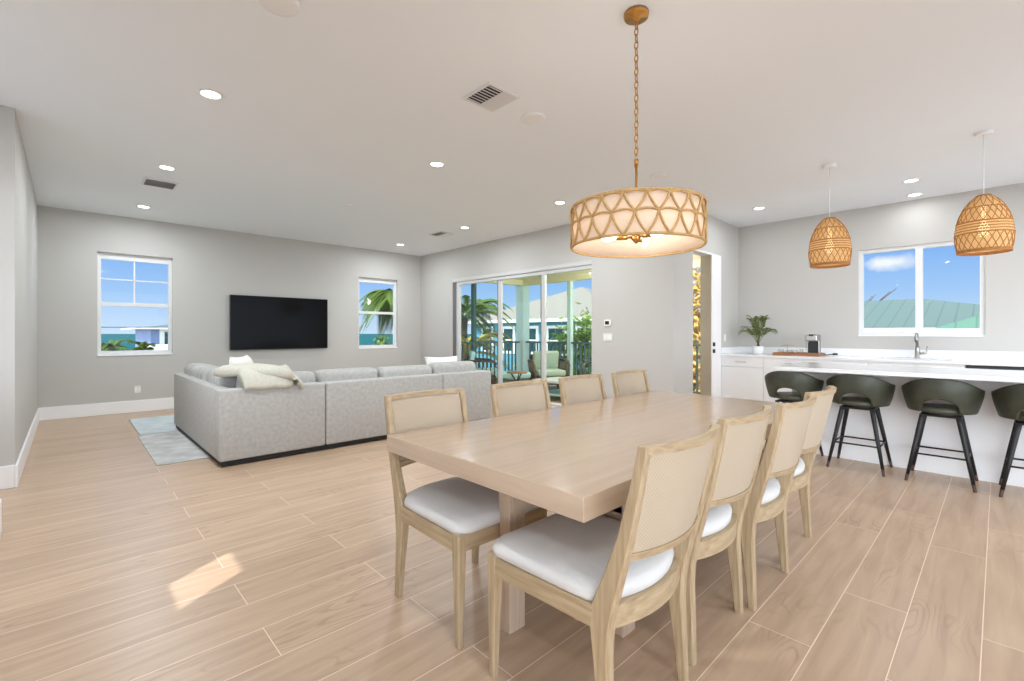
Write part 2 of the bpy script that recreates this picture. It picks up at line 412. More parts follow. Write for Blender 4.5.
XL, XW, XK, YT, YR, YB, XO = -.31, 6.0, 8.30, 9.39, 3.08, -3.5, -1.5
MB().box((XO-.1, YB-.1, -.12), (XK+.15, YT+.15, 0)).build('floor', M['floor'], kind='structure')
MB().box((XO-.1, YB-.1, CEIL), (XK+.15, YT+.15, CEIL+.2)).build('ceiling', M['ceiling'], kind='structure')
W1 = (.32, 1.245, .892, 2.477); W2 = (4.463, 5.395, .91, 2.44)
wall('wall_back', 'y', YT, .15, XO-.1, XW+.15, 0, CEIL, [W1, W2], M['wall'])
SL = (4.458, 8.143, 0, 2.40)
wall('wall_right', 'x', XW, .15, YR, YT, 0, CEIL, [SL], M['wall'])
DR = (6.588, 7.20, 0, 2.45)
wall('wall_return', 'y', YR, .15, XW+.15, XK+.15, 0, CEIL, [DR], M['wall'])
KW = (.117, 1.412, 1.197, 2.44)
wall('wall_kitchen', 'x', XK, .15, YB-.1, YR, 0, CEIL, [KW], M['wall'])
MB().box((XO, 5.47, 0), (XL, YT, CEIL)).build('wall_left', M['wall'], kind='structure')
# unseen walls behind the camera; large openings added to let daylight in
wall('wall_stair', 'x', XO-.05, .05, YB-.1, 5.47, 0, CEIL, [(1.333, 1.651, 1.847, 2.194), (-3.35, -.6, 0, 2.6), (3.0, 5.3, .9, 2.45)], M['wall'])
MB().box((-3.4, 1.9, 2.6), (XO-.05, 5.6, 2.7)).build('stair_sun_block', M['trim'], kind='structure')  # unseen slab added to keep direct sun out of the side opening
wall('wall_front', 'y', YB-.1, .1, XO, XK, 0, CEIL, [(-1.35, 3.5, 0, 2.75), (3.7, 8.15, 0, 2.75)], M['wall'])

def board(name, a, b): return MB().box(a, b, .006).build(name, M['trim'], kind='structure')
board('baseboard_back', (XL, YT-.018, 0), (XW, YT, .185))
board('baseboard_left', (XL, 5.47-.018, 0), (XL+.018, YT-.018, .185))
board('baseboard_recess', (XO, 5.47-.018, 0), (XL, 5.47, .185))
board('baseboard_right', (XW-.018, 8.16, 0), (XW, YT-.018, .185))
board('baseboard_thermostat', (XW-.018, YR, 0), (XW, 4.44, .185))
MB().box((-9, -13, -.15), (XK+1, YB-.12, -.01)).box((-9, YB-.12, -.15), (XO-.06, 6, -.01)).build('bounce_slab', mat('bounce_slab_pale', (.60,.64,.68,1), .8), kind='structure')  # unseen pale slab added to bounce sunlight up to the ceiling
board('trim_1', (XO, 4.10, 0), (-.296, 4.264, .22))

def sash_window(name, W, muntins):
    x0, x1, z0, z1 = W; y0 = YT+.07
    o = MB()
    f = .045
    for a, b in (((x0, y0, z0), (x0+f, y0+.07, z1)), ((x1-f, y0, z0), (x1, y0+.07, z1)), ((x0+f, y0, z1-f-.05), (x1-f, y0+.07, z1)), ((x0+f, y0, z0), (x1-f, y0+.07, z0+f+.03))):
        o.box(a, b)
    root = o.build(name, M['frame'], kind='structure')
    zm = 1.69
    MB().box((x0+f, y0+.012, zm-.028), (x1-f, y0+.055, zm+.028), .004).build('meeting_rail', M['frame'], root)
    if muntins:
        xm = (x0+x1)/2-.02
        b = MB().box((xm-.009, y0+.03, zm), (xm+.009, y0+.04, z1-f-.05)).box((x0+f, y0+.03, 2.07), (x1-f, y0+.04, 2.085))
        b.build('muntin_grid', M['darkgrey'] if False else M['vent'], root)
    MB().box((x0+.03, y0+.045, z0+.03), (x1-.03, y0+.05, z1-.03)).build('pane', M['glass'], root)
    # deep sill and drywall return edge trim
    MB().box((x0+.002, YT-.012, z0+.001), (x1-.002, y0-.001, z0+.018)).build('sill', M['trim'], root)
    return root
sash_window('window_1', W1, True)
sash_window('window_2', W2, False)

def kitchen_window():
    y0, y1, z0, z1 = KW; x0 = XK+.03; f = .05
    o = MB()
    for a, b in (((x0, y0, z0), (x0+.08, y0+f, z1)), ((x0, y1-f, z0), (x0+.08, y1, z1)), ((x0, y0+f, z1-f), (x0+.08, y1-f, z1)), ((x0, y0+f, z0), (x0+.08, y1-f, z0+f+.02))):
        o.box(a, b)
    r = o.build('window_3', M['frame'], kind='structure')
    MB().box((x0-.005, .71, z0+f+.02), (x0+.075, .785, z1-f)).build('mullion', M['frame'], r)
    MB().box((x0+.04, y0+.03, z0+.03), (x0+.045, y1-.03, z1-.03)).build('pane', M['glass'], r)
    MB().box((XK-.01, y0+.002, z0+.001), (x0-.001, y1-.002, z0+.018)).build('sill', M['trim'], r)
kitchen_window()

# big sliding door
r = MB().box((XW-.005, SL[0], 2.335), (XW+.15, SL[1], 2.40), .004).build('door_1', M['slider_frame'], kind='structure')
MB().box((XW+.01, 8.03, .031), (XW+.14, 8.143, 2.334), .004).build('side_frame', M['darkgrey'], r)
MB().box((XW+.02, 7.962, .031), (XW+.10, 8.029, 2.334), .004).build('stile', M['slider_frame'], r)
for y0, xo in ((6.645, .05), (5.475, .02)):
    MB().box((XW+xo, y0, .031), (XW+xo+.05, y0+.098, 2.269), .004).build('stile', M['slider_frame'], r)
    MB().box((XW+xo-.004, y0+.08, .031), (XW+xo-.0005, y0+.098, 2.269)).build('stile_seal', M['darkgrey'], r)
MB().box((XW+.0, SL[0], 0), (XW+.15, SL[1], .03), .004).build('track', M['slider_frame'], r)
MB().box((XW+.02, SL[0], 2.27), (XW+.10, 7.96, 2.334)).build('top_rail', M['slider_frame'], r)
MB().box((XW+.02, SL[0], .031), (XW+.019+.0, 7.96, .032)).build('bottom_rail', M['slider_frame'], r)
for y0, y1, xo in ((6.76, 7.955, .09), (5.59, 6.645, .075), (SL[0], 5.475, .045)):
    MB().box((XW+xo, y0, .10), (XW+xo+.006, y1, 2.28)).build('pane', M['slider_glass'], r)

# door to the lanai in the return wall, slid open
r = MB().box((DR[1]-.0, YR-.02, 0), (7.54, YR, 2.475), .004).build('door_2', M['trim'], kind='structure')
MB().box((DR[0], YR-.02, 2.45), (DR[1], YR, 2.475), .004).build('head_trim', M['trim'], r)
MB().box((DR[1]-.012, YR+.0, 0), (DR[1], YR+.16, 2.45)).build('jamb', M['taupe'], r)
MB().box((DR[0], YR+.0, 0), (DR[1], YR+.15, .02)).build('threshold', M['taupe'], r)
for z in (1.07, .965):
    MB().box((7.215, YR-.05, z-.03), (7.25, YR-.02, z+.03), .006).build('latch', M['black'], r)

# ------------------------------------------------------------------ ceiling fixtures
def can(x, y, label, power=16, mesh=True, k=[None]):
    if k[0] is None:
        t = thing('ceiling_downlight', label, 'ceiling light', (x, y, CEIL), 0, 'recessed ceiling lights')
        MB().lathe([(.062,-.004),(.066,-.009),(.085,-.006),(.09,0)], 28).build('trim_ring', M['white'], t, True)
        MB().lathe([(0,-.0045),(.062,-.0045)], 28).build('lens', M['lens'], t)
        k[0] = t
    else:
        t = dup(k[0], label, (x, y, CEIL), 0)
    ld = bpy.data.lights.new('can_lamp', 'AREA'); ld.shape = 'DISK'; ld.size = .12; ld.energy = power; ld.color = (.88,.945,1)
    lo = bpy.data.objects.new('can_lamp', ld); COL.objects.link(lo); lo.parent = t; lo.location = (0,0,-.012)
CANP, KITP, FILLP = 25, 9, 15
for x, y, l in (
    (.78, 4.116, 'largest recessed ceiling light, upper left, nearest the viewer'),
    (.78, 6.27, 'recessed ceiling light just in front of the long slatted vent on the left'),
    (.78, 8.43, 'recessed ceiling light above the left window near the television wall'),
    (2.853, 4.15, 'recessed ceiling light alone in the middle of the ceiling beyond the square vent'),
    (4.90, 8.43, 'farthest recessed ceiling light, in the far corner by the right-hand window'),
    (4.91, 6.31, 'recessed ceiling light just in front of the small far vent by the glass door'),
    (4.92, 4.195, 'recessed ceiling light beside the left edge of the drum chandelier'),
    (7.22, 2.394, 'recessed ceiling light over the kitchen, left of both wicker pendants'),
    (7.22, .72, 'recessed ceiling light between the wicker pendants, the nearer of that pair'),
    (7.98, .76, 'recessed ceiling light closest to the kitchen wall above the window')):
    can(x, y, l, (2.5 if x > 7.5 else KITP) if x > 6 else CANP)
for x, y in ((.78,.9), (.78,-1.3), (2.85,-.9), (2.85,-2.6), (5,-1.2), (5,-2.7), (7.22,-1.2), (7.22,-2.8), (-.9,3.6), (-.9,-.5)):  # extra downlights out of view, added to brighten the room
    can(x, y, 'unseen recessed ceiling light added behind the camera as fill', FILLP)

def vent(x0, x1, y0, y1, label, dirs):
    t = thing('ceiling_vent', label, 'vent', ((x0+x1)/2, (y0+y1)/2, CEIL), 0, 'ceiling air vents')
    w, d = (x1-x0)/2, (y1-y0)/2; f = .022
    b = MB()
    for a, c in (((-w,-d),(w,-d+f)), ((-w,d-f),(w,d)), ((-w,-d+f),(-w+f,d-f)), ((w-f,-d+f),(w,d-f))):
        b.box((a[0], a[1], -.012), (c[0], c[1], -.0005), .003)
    b.build('frame', M['vent'], t)
    MB().box((-w+f, -d+f, -.003), (w-f, d-f, -.0008)).build('duct', M['vent_dark'], t)
    b = MB(); iw, idp = w-f, d-f
    n = 8
    for i in range(n):   # louvres: two halves turned different ways
        yy = -idp+(i+.5)*2*idp/n
        if dirs == 'quad':
            m1 = Matrix.Translation((-iw/2, yy, -.008)) @ Matrix.Rotation(.42, 4, 'X')
            b.box((-iw/2+.003, -idp/n*.85, -.001), (iw/2-.003, idp/n*.85, .001), mtx=m1)
            xx = (i+.5)*iw/n
            m2 = Matrix.Translation((xx, 0, -.008)) @ Matrix.Rotation(.12, 4, 'Y')
            b.box((-iw/n*.38, -idp, -.001), (iw/n*.38, idp, .001), mtx=m2)
        else:
            m1 = Matrix.Translation((0, yy, -.008)) @ Matrix.Rotation(.45, 4, 'X')
            b.box((-iw, -idp/n*.85, -.001), (iw, idp/n*.85, .001), mtx=m1)
    b.build('louvres', M['vent'], t)
vent(2.19, 2.50, 2.53, 2.85, 'large square ceiling vent near the top centre of the photo', 'quad')
vent(.64, .97, 6.83, 7.17, 'slatted grey ceiling vent on the left above the left window', 'row')
vent(4.77, 5.09, 6.83, 7.2, 'small distant ceiling vent near the far corner by the glass door', 'quad')
def ceiling_disc(name, x, y, r, h, label, cat):
    tag(MB().lathe([(0,-h),(r*.82,-h),(r*.95,-h*.8),(r,-h*.2),(r,0)], 36).build(name, M['white'], None, True, (x, y, CEIL-.0005)), label, cat)
ceiling_disc('ceiling_speaker', .838, 2.72, .105, .014, 'white round ceiling speaker cut by the top edge of the photo', 'speaker')
ceiling_disc('ceiling_speaker', 2.827, 2.705, .105, .014, 'white round ceiling speaker right beside the large square vent', 'speaker')
ceiling_disc('ceiling_speaker', 4.918, 2.702, .105, .012, 'white round ceiling speaker above the right side of the drum chandelier', 'speaker')
ceiling_disc('sprinkler_cover', 2.867, 6.333, .055, .014, 'small white round sprinkler cover on the ceiling above the sofa', 'sprinkler')

# wall plates
t = thing('thermostat', 'white thermostat with black screen on wall right of the glass door', 'thermostat', (XW, 4.15, 1.40))
MB().box((-.024, -.06, -.05), (0, .06, .05), .012, 3).build('body', M['white'], t)
MB().box((-.026, -.037, -.026), (-.022, .037, .028), .002).build('screen', M['black'], t)
def plate(name, loc, axis, w, h, label, n):
    t = thing(name, label, 'wall plate', loc)
    if axis == 'x': MB().box((-.008, -w/2, -h/2), (0, w/2, h/2), .004).build('cover', M['greywhite'], t)
    else: MB().box((-w/2, -.008, -h/2), (w/2, 0, h/2), .004).build('cover', M['greywhite'], t)
    for i in range(n):
        o = (i-(n-1)/2)*.046
        if axis == 'x': MB().box((-.011, o-.016, -.033), (-.007, o+.016, .033), .002).build('rocker', M['white'], t)
        else: MB().box((o-.016, -.011, -.033), (o+.016, -.007, .033), .002).build('rocker', M['white'], t)
plate('light_switch', (XW, 4.15, 1.18), 'x', .165, .115, 'white triple light switch directly under the thermostat', 3)
plate('light_switch', (7.72, YR, 1.17), 'y', .075, .115, 'white light switch by the kitchen door above the counter end', 1)
plate('wall_outlet', (.793, YT, .353), 'y', .075, .115, 'white wall outlet low on the wall under the left window', 2)

# ------------------------------------------------------------------ television
t = thing('television', 'large black flat television mounted on the far grey wall', 'television', (2.915, YT, 1.43))
MB().box((-.86, -.075, -.49), (.86, -.03, .49), .006).build('body', M['black'], t)
MB().box((-.85, -.0765, -.475), (.85, -.0745, .482)).build('screen', M['screen'], t)
MB().box((-.3, -.03, -.2), (.3, -.001, .2)).build('wall_mount', M['black'], t)

# ------------------------------------------------------------------ rugs
t = tag(MB().box((0, 0, 0), (3.3, 1.72, .012), .004).build('area_rug', M['rug'], None, False, (.60, 5.42, 0.0005)), 'grey mottled rug running under the left side of the sofa', 'rug')
t = tag(MB().box((0, 0, 0), (3.3, 1.40, .012), .004).build('area_rug', M['rug2'], None, False, (.63, 7.19, 0.0005)), 'pale blue rug beyond the grey rug, nearer the television', 'rug')

# ------------------------------------------------------------------ sectional sofa
SX, SY = 1.0, 4.92
t = thing('sectional_sofa', 'grey upholstered sectional sofa facing the television', 'sofa', (SX, SY, 0))
for x0, x1 in ((0, .972), (.980, 2.478), (2.486, 3.30)):
    MB().box((x0, 0, .055), (x1, .20, .715), .018, 3).build('back_panel', M['sofa'], t, 'angle')
MB().box((0, .20, .055), (.12, 2.52, .722), .018, 3).build('side_panel', M['sofa'], t, 'angle')
MB().box((3.20, .16, .055), (3.42, 1.05, .70), .03, 3).build('arm', M['sofa'], t, 'angle')
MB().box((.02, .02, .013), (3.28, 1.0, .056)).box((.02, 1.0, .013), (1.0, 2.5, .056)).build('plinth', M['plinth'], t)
MB().box((.2, .2, .056), (3.2, 1.0, .29), .02).box((.2, .98, .056), (1.02, 2.52, .29), .02).build('seat_base', M['sofa'], t)
for x0, x1 in ((1.03, 1.75), (1.76, 2.47), (2.48, 3.19)):
    MB().box((x0, .40, .29), (x1, 1.05, .46), .06, 4).build('seat_cushion', M['sofa'], t, True)
for y0, y1 in ((.40, 1.05), (1.06, 1.78), (1.79, 2.50)):
    MB().box((.4, y0, .29), (1.02, y1, .46), .06, 4).build('seat_cushion', M['sofa'], t, True)
for x0, x1, dz in ((.22, .965, 0), (.985, 1.70, .005), (1.72, 2.47, 0), (2.49, 3.21, .02)):
    MB().box((x0, .195, .40), (x1, .43, .825+dz), .07, 5).build('back_cushion', M['sofa'], t, True)
for i, (y0, y1) in enumerate(((.50, 1.12), (1.14, 1.79), (1.81, 2.44))):
    MB().box((.085, y0, .40), (.36, y1, .85), .085, 5).build('back_cushion', M['sofa_wrinkle'], t, True)
def cushion(loc, size, rot, m, name, label):
    mt = Matrix.Rotation(rot[2], 4, 'Z') @ Matrix.Rotation(rot[1], 4, 'Y') @ Matrix.Rotation(rot[0], 4, 'X')
    tag(MB().pillow(size, mt).build(name, m, None, True, loc), label, 'pillow')
cushion((1.46, 5.92, .745), (.50, .50, .17), (1.3, 0, 1.0), M['pillow_white'], 'throw_pillow', 'white pillow leaning in the left corner of the sofa behind the throw')
cushion((3.95, 5.58, .69), (.52, .46, .17), (1.2, 0, -.2), M['pillow_white'], 'throw_pillow', 'white pillow leaning at the right end of the sofa')

# throw blanket folded over the sofa corner
t = thing('throw_blanket', 'cream fringed throw blanket draped over the back corner of the sofa', 'blanket', (1.0, 4.92, .755))
path = [(.17, .50, .09), (.19, .44, .105), (.24, .34, .115), (.36, .22, .115), (.50, .15, .10), (.60, .115, .08), (.66, .10, .055)]
rings = []
for i, p in enumerate(path):
    d = Vector(path[min(i+1, len(path)-1)])-Vector(path[max(i-1, 0)]); d.z = 0; d.normalize()
    side = Vector((-d.y, d.x, 0)); ring = []
    for k in range(24):
        a = 2*PI*k/24
        w = .14*(1+.05*math.sin(i*2.1+k)); h = .062*(1+.12*math.sin(3*a+i*1.3))*(.75 if i in (0, 6) else 1)
        ca, sa = math.cos(a), math.sin(a)
        ring.append(Vector(p)+side*w*math.copysign(abs(ca)**.7, ca)+Vector((0,0,1))*h*math.copysign(abs(sa)**.8, sa))
    rings.append(ring)
MB().loft(rings).build('folded_cloth', M['throw'], t, True)
rings = []
for i in range(9):
    x = .20+.44*i/8; q = .008*math.sin(i*1.7)
    rings.append([(x, yy, zz+q) for yy, zz in ((.30,.13),(.20,.155),(.10,.135),(.02,.06),(-.016,-.015),(-.018,-.055),(-.008,-.055),(-.003,-.03),(.03,-.024),(.12,-.024),(.2,.02),(.3,.08))])
MB().loft(rings).build('hanging_flap', M['throw'], t, True)
for i in range(12):
    y = .22-.25*i/11; z = .09-.07*(i/11)
    L_ = .09+.025*math.sin(i*2.3)
    MB().tube([(.63, y, z), (.675, y-.012, z+.012), (.70, y-.02, z-.025), (.705+.012*math.sin(i*3), y-.024, z-L_)], [.010,.012,.011,.013], 6).build('tassel', M['throw'], t, True)

# ------------------------------------------------------------------ dining table
TX0, TX1, TY0, TY1 = 1.09, 3.575, .838, 2.0
t = thing('dining_table', 'long light oak dining table with thick top in the foreground', 'table', ((TX0+TX1)/2, (TY0+TY1)/2, 0))
hx, hy = (TX1-TX0)/2, (TY1-TY0)/2
MB().box((-hx, -hy, .684), (hx, hy, .76), .003, 2).build('tabletop', [M['table'], M['table_end']], t)
for p in t.children[0].data.polygons:
    if abs(p.normal.x) > .9: p.material_index = 1
for cx in (-.655, .655):
    MB().box((cx-.36, -.045, .50), (cx+.36, .045, .684), .003).box((cx-.045, -.36, .50), (cx+.045, .36, .684), .003).build('pedestal_rail', M['table'], t)
    for dx, dy in ((-.32, 0), (.32, 0), (0, -.32), (0, .32)):
        sx, sy = (.09, .062) if dx else (.062, .09)
        if dx: MB().box((cx+dx-.045, dy-.031, 0), (cx+dx+.045, dy+.031, .684), .003).build('leg', M['table_leg'], t)
        else: MB().box((cx-.045, dy-.045, 0), (cx+.045, dy+.045, .684), .003).build('leg', M['table_leg'], t)

# ------------------------------------------------------------------ dining chairs
def bow(x, d=.05, w=.25): return -d*(1-(x/w)**2)
def chair(label, loc, rz):
    t = thing('dining_chair', label, 'chair', loc, rz, 'dining chairs around the table')
    # rear legs carrying the back
    ys = [(-.250, 0), (-.240, .15), (-.228, .30), (-.226, .37), (-.234, .44), (-.268, .54), (-.306, .66), (-.340, .80), (-.366, .93)]
    for sgn in (-1, 1):
        pts = [(sgn*(.226+.006*(z < .3)*(1-z/.3)), y, z) for y, z in ys]
        MB().sweep_rect(pts, [.028,.034,.04,.042,.04,.036,.034,.030,.028], [.030,.042,.054,.066,.074,.058,.045,.036,.028]).build('leg', M['oak'], t, 'angle')
        pts = [(sgn*.243, .236, 0), (sgn*.242, .234, .2), (sgn*.239, .23, .36), (sgn*.239, .23, .445)]
        MB().sweep_rect(pts, [.026,.034,.042,.044], [.026,.036,.046,.048]).build('leg', M['oak'], t, 'angle')
    # seat rails: two sides, front, bowed rear
    for sgn in (-1, 1): MB().loft([[(sgn*xo, y, .375), (sgn*xi, y, .375), (sgn*xi, y, .44), (sgn*xo, y, .44)] for y, xo, xi in ((-.21, .246, .220), (.22, .259, .233))]).build('side_rail', M['oak_side'], t)
    MB().box((-.230, .228, .375), (.230, .252, .44), .004).build('front_rail', M['oak_rail'], t)
    b = MB(); n = 12; rr = []
    for i in range(n+1):
        x = -.215+.43*i/n; y = -.235+bow(x, .045, .215)
        rr.append([(x, y-.012, .375), (x, y+.012, .375), (x, y+.012, .44), (x, y-.012, .44)])
    b.loft(rr)
    b.build('rear_rail', M['oak_rail'], t)
    # cushion, rear edge bowed, rounded
    def outline(ins):
        pts = []
        hx2, yf, rad = .252-ins, .262-ins, .06
        for k in range(7):
            a = PI/2*k/6; pts.append((hx2-rad+rad*math.cos(a), yf-rad+rad*math.sin(a)))
        for k in range(7):
            a = PI/2+PI/2*k/6; pts.append((-hx2+rad+rad*math.cos(a), yf-rad+rad*math.sin(a)))
        hx3 = .205-ins*.6
        pts.append((-hx2, -.10)); pts.append((-hx2+.004, -.18)); 
        for k in range(11):
            x = -hx3+2*hx3*k/10; pts.append((x, -.232+ins+bow(x, .045, hx3)))
        pts.append((hx2-.004, -.18)); pts.append((hx2, -.10))
        return pts
    prof = [(.012,.438),(.002,.445),(0,.462),(.004,.476),(.016,.489),(.04,.498),(.09,.506),(.15,.510),(.2,.511)]
    rings = [[(x*1.0, y, z) for x, y in outline(ins)] for ins, z in prof]
    for k, (ins, z) in enumerate(prof):      # shrink big insets by scaling about the centre instead of offsetting
        if ins > .05:
            f = 1-(ins-.04)/.26; base = outline(.04)
            rings[k] = [(x*f, y*f, z) for x, y in base]
    rings = [[(x*(1+.11*(y+.03)), y, z) for x, y, z in r_] for r_ in rings]
    MB().loft(rings).build('seat_cushion', M['seat'], t, True)
    # back: bowed top and bottom rails, slim stiles, cane panel
    def yline(z): 
        for (y0, z0), (y1, z1) in zip(ys, ys[1:]):
            if z0 <= z <= z1: return y0+(y1-y0)*(z-z0)/(z1-z0)
        return ys[-1][0]
    def arc(z0, z1, th, x=.212, dy=0, yo=0):
        rr = []
        for i in range(17):
            xx = -x+2*x*i/16; bb = bow(xx, .052, .23)
            rr.append([(xx, yline(z0)+bb-th/2+dy, z0), (xx, yline(z0)+bb+th/2+dy, z0), (xx, yline(z1)+bb+th/2+dy, z1), (xx, yline(z1)+bb-th/2+dy, z1)])
        return rr
    MB().loft(arc(.910, .932, .026, .236)).build('top_rail', M['oak_rail'], t, 'angle')
    MB().loft(arc(.592, .616, .028, .215)).build('bottom_rail', M['oak_rail'], t, 'angle')
    MB().loft(arc(.612, .914, .012, .213, -.002)).build('cane_panel', M['cane'], t, 'angle')
    return t
RY, LY = 1.03, 1.71
c0 = chair('cane-back dining chair nearest the viewer, its grey seat and back both in full view', (1.36, RY, 0), 0)
for cx, cy, lab in ((1.93, 1.05, 'cane-back dining chair directly behind the nearest one on the right side'),
                (2.465, 1.018, 'third cane-back dining chair from the viewer on the right side of the table'),
                (3.02, 1.05, 'farthest cane-back dining chair on the right side, beside the bar stools')):
    dup(c0, lab, (cx, cy, 0), 0)
for cx, lab in ((1.362, 'cane-back dining chair at the near left end of the table, light seat showing'),
                (2.05, 'second cane-back dining chair on the sofa side of the table'),
                (2.67, 'third cane-back dining chair on the sofa side, before the sliding door'),
                (3.30, 'farthest cane-back dining chair on the sofa side, below the thermostat')):
    dup(c0, lab, (cx, LY, 0), PI)

# ------------------------------------------------------------------ drum chandelier
CX, CY = 2.325, 1.417
t = thing('drum_chandelier', 'drum chandelier with gold rope lattice over the dining table', 'chandelier', (CX, CY, 0))
R = .362; ZB, ZT = 1.730, 1.948
MB().lathe([(0, CEIL-.0005),(.068, CEIL-.0005),(.07, CEIL-.012),(.066, CEIL-.026),(.02, CEIL-.03),(.014, CEIL-.05),(0, CEIL-.05)], 28).build('canopy', M['brass'], t, True)
b = MB(); z = CEIL-.045; i = 0
while z > 2.215:
    L_ = .046; w = .0105
    ring = []
    for k in range(14):
        a = 2*PI*k/14; lx = w*math.cos(a); lz = L_/2*math.sin(a)
        ring.append((lx, 0, z-L_/2+lz) if i % 2 == 0 else (0, lx, z-L_/2+lz))
    b.tube(ring, .0034, 6, closed=True); z -= L_-.0085; i += 1
b.build('chain', M['brass'], t, True)
MB().tube([(0,0,2.22),(0,0,1.80)], .007, 10).lathe([(0,2.225),(.012,2.222),(.012,2.2),(.007,2.195)], 12).lathe([(0,1.955),(.03,1.952),(.03,1.945),(0,1.94)], 16).build('rod', M['brass'], t, True)
MB().lathe([(R-.004,ZB+.006),(R-.004,ZT-.006),(R-.009,ZT-.006),(R-.009,ZB+.006),(R-.004,ZB+.006)], 80).build('shade', M['shade'], t, True)
b = MB()
for zz in (ZB, ZT): b.tube(circ(R, zz, 80), .0075, 8, closed=True)
b.build('hoop', M['rope'], t, True)
b = MB(); n = 20; zm = (ZB+ZT)/2+.004
def cyl(a, z, r=R+.004): return (r*math.cos(a), r*math.sin(a), z)
ph = .06
for k in range(n):
    a0 = ph+2*PI*k/n; da = 2*PI/n
    for sgn in (-1, 1):
        # shield shapes: ropes leave the rim node steeply, then close on the lower node
        up, lo = [], []
        for i in range(9):
            s = i/8; g = s+.12*math.sin(PI*s)*(1 if True else 0)
            up.append(cyl(a0+sgn*da/2*(s-.16*math.sin(PI*s)), ZT+(zm-ZT)*s))
            lo.append(cyl(a0+da/2+sgn*da/2*(s-.16*math.sin(PI*s)), zm+(ZB-zm)*s))
        b.tube(up, .0062, 6); b.tube(lo, .0062, 6)
    b.tube([cyl(a0+da/2+da*i/8, zm+.011*math.sin(PI*i/8)) for i in range(9)], .0058, 6)
    b.tube([cyl(a0+da*i/8, ZT-.016+.012*math.sin(PI*i/8)) for i in range(9)], .0045, 6)
b.build('rope_lattice', M['rope'], t, True)
b = MB()
for k in range(3): b.tube([(0,0,ZT-.01), ((R-.005)*math.cos(2*PI*k/3+.4), (R-.005)*math.sin(2*PI*k/3+.4), ZT-.01)], .004, 6)
b.build('spider', M['brass'], t)
MB().lathe([(0,1.80),(.02,1.797),(.028,1.785),(.028,1.772),(.018,1.76),(.008,1.75),(0,1.745)], 18).build('hub', M['brass'], t, True)
for k in range(3):
    a = 2*PI*k/3+2.37; ca, sa = math.cos(a), math.sin(a)
    MB().tube([(.02*ca,.02*sa,1.782),(.05*ca,.05*sa,1.782),(.052*ca,.052*sa,1.782),(.115*ca,.115*sa,1.782)], [.007,.007,.015,.015], 12).build('socket', M['brass'], t, True)
    bb = MB(); bb.tube([((.115+s)*ca,(.115+s)*sa,1.782) for s in (0,.02,.04,.06,.075,.084)], [.013,.020,.026,.026,.018,.005], 12)
    bb.build('bulb', M['bulb'], t, True)
    ld = bpy.data.lights.new('bulb_lamp', 'POINT'); ld.energy = 3.6; ld.color = (1,.95,.90); ld.shadow_soft_size = .05
    lo = bpy.data.objects.new('bulb_lamp', ld); COL.objects.link(lo); lo.parent = t; lo.location = (.16*ca, .16*sa, 1.80)

# ------------------------------------------------------------------ wicker pendants
def pendant(label, loc):
    t = thing('wicker_pendant', label, 'pendant light', loc, 0, 'wicker pendants over the island')
    z0, z1 = 1.97, 2.475
    MB().lathe([(0,CEIL-.03),(.055,CEIL-.03),(.06,CEIL-.026),(.06,CEIL-.0005),(0,CEIL-.0005)], 28).build('canopy', M['white'], t, 'angle')
    MB().tube([(0,0,CEIL-.026),(0,0,2.47)], .0042, 8).lathe([(.012,2.49),(.02,2.47),(.03,2.465),(.03,2.40),(.02,2.38),(0,2.38)], 16).build('cord', M['white'], t, True)
    def rad(z):
        s = (z1-z)/(z1-z0)
        pts = [(0,.045),(.06,.082),(.18,.125),(.34,.160),(.5,.180),(.66,.190),(.8,.188),(1,.172)]
        for (a, r0), (c, r1) in zip(pts, pts[1:]):
            if a <= s <= c: return r0+(r1-r0)*(s-a)/(c-a)
        return .172
    zs = [z0+(z1-z0)*i/40 for i in range(41)]
    sh = MB().lathe([(rad(z), z) for z in zs], 64).build('shade', M['rattan'], t, True)
    b = MB()
    for zz, rr in ((z1, .007), (z0+.39, .004), (z0+.26, .006), (z0+.235,.0045), (z0+.21,.0045), (z0+.185,.0045), (z0+.16,.006), (z0+.015,.005), (z0,.009)):
        b.tube(circ(rad(zz)+.002, zz, 48), rr, 6, closed=True)
    b.build('hoops', M['rattan_dark'], sh, True)
    for za, zb, n, da, r in ((z0, z0+.16, 22, .42, .0032), (z0+.26, z0+.40, 22, .40, .0030), (z0+.40, z1, 14, .3, .0028)):
        b = MB()
        for k in range(n):
            for sgn in (-1, 1):
                a0 = 2*PI*k/n
                b.tube([((rad(za+(zb-za)*s/6)+.003)*math.cos(a0+sgn*da*s/6), (rad(za+(zb-za)*s/6)+.003)*math.sin(a0+sgn*da*s/6), za+(zb-za)*s/6) for s in range(7)], r, 5)
        b.build('strands', M['rattan_dark'], sh, True)
    MB().lathe([(0,2.105),(.02,2.11),(.036,2.135),(.04,2.165),(.034,2.195),(.018,2.23),(.016,2.38)], 18).build('bulb', M['bulb'], t, True)
    return t
p0 = pendant('wicker dome pendant over the left end of the island', (5.935, 1.26, 0))
dup(p0, 'wicker dome pendant at the right, in front of the kitchen window', (5.95, .095, 0))
for loc in ((5.935, 1.26, 2.12), (5.95, .095, 2.12)):
    ld = bpy.data.lights.new('pendant_lamp', 'POINT'); ld.energy = 1.3; ld.color = (1,.86,.66); ld.shadow_soft_size = .04
    lo = bpy.data.objects.new('pendant_lamp', ld); COL.objects.link(lo); lo.location = loc

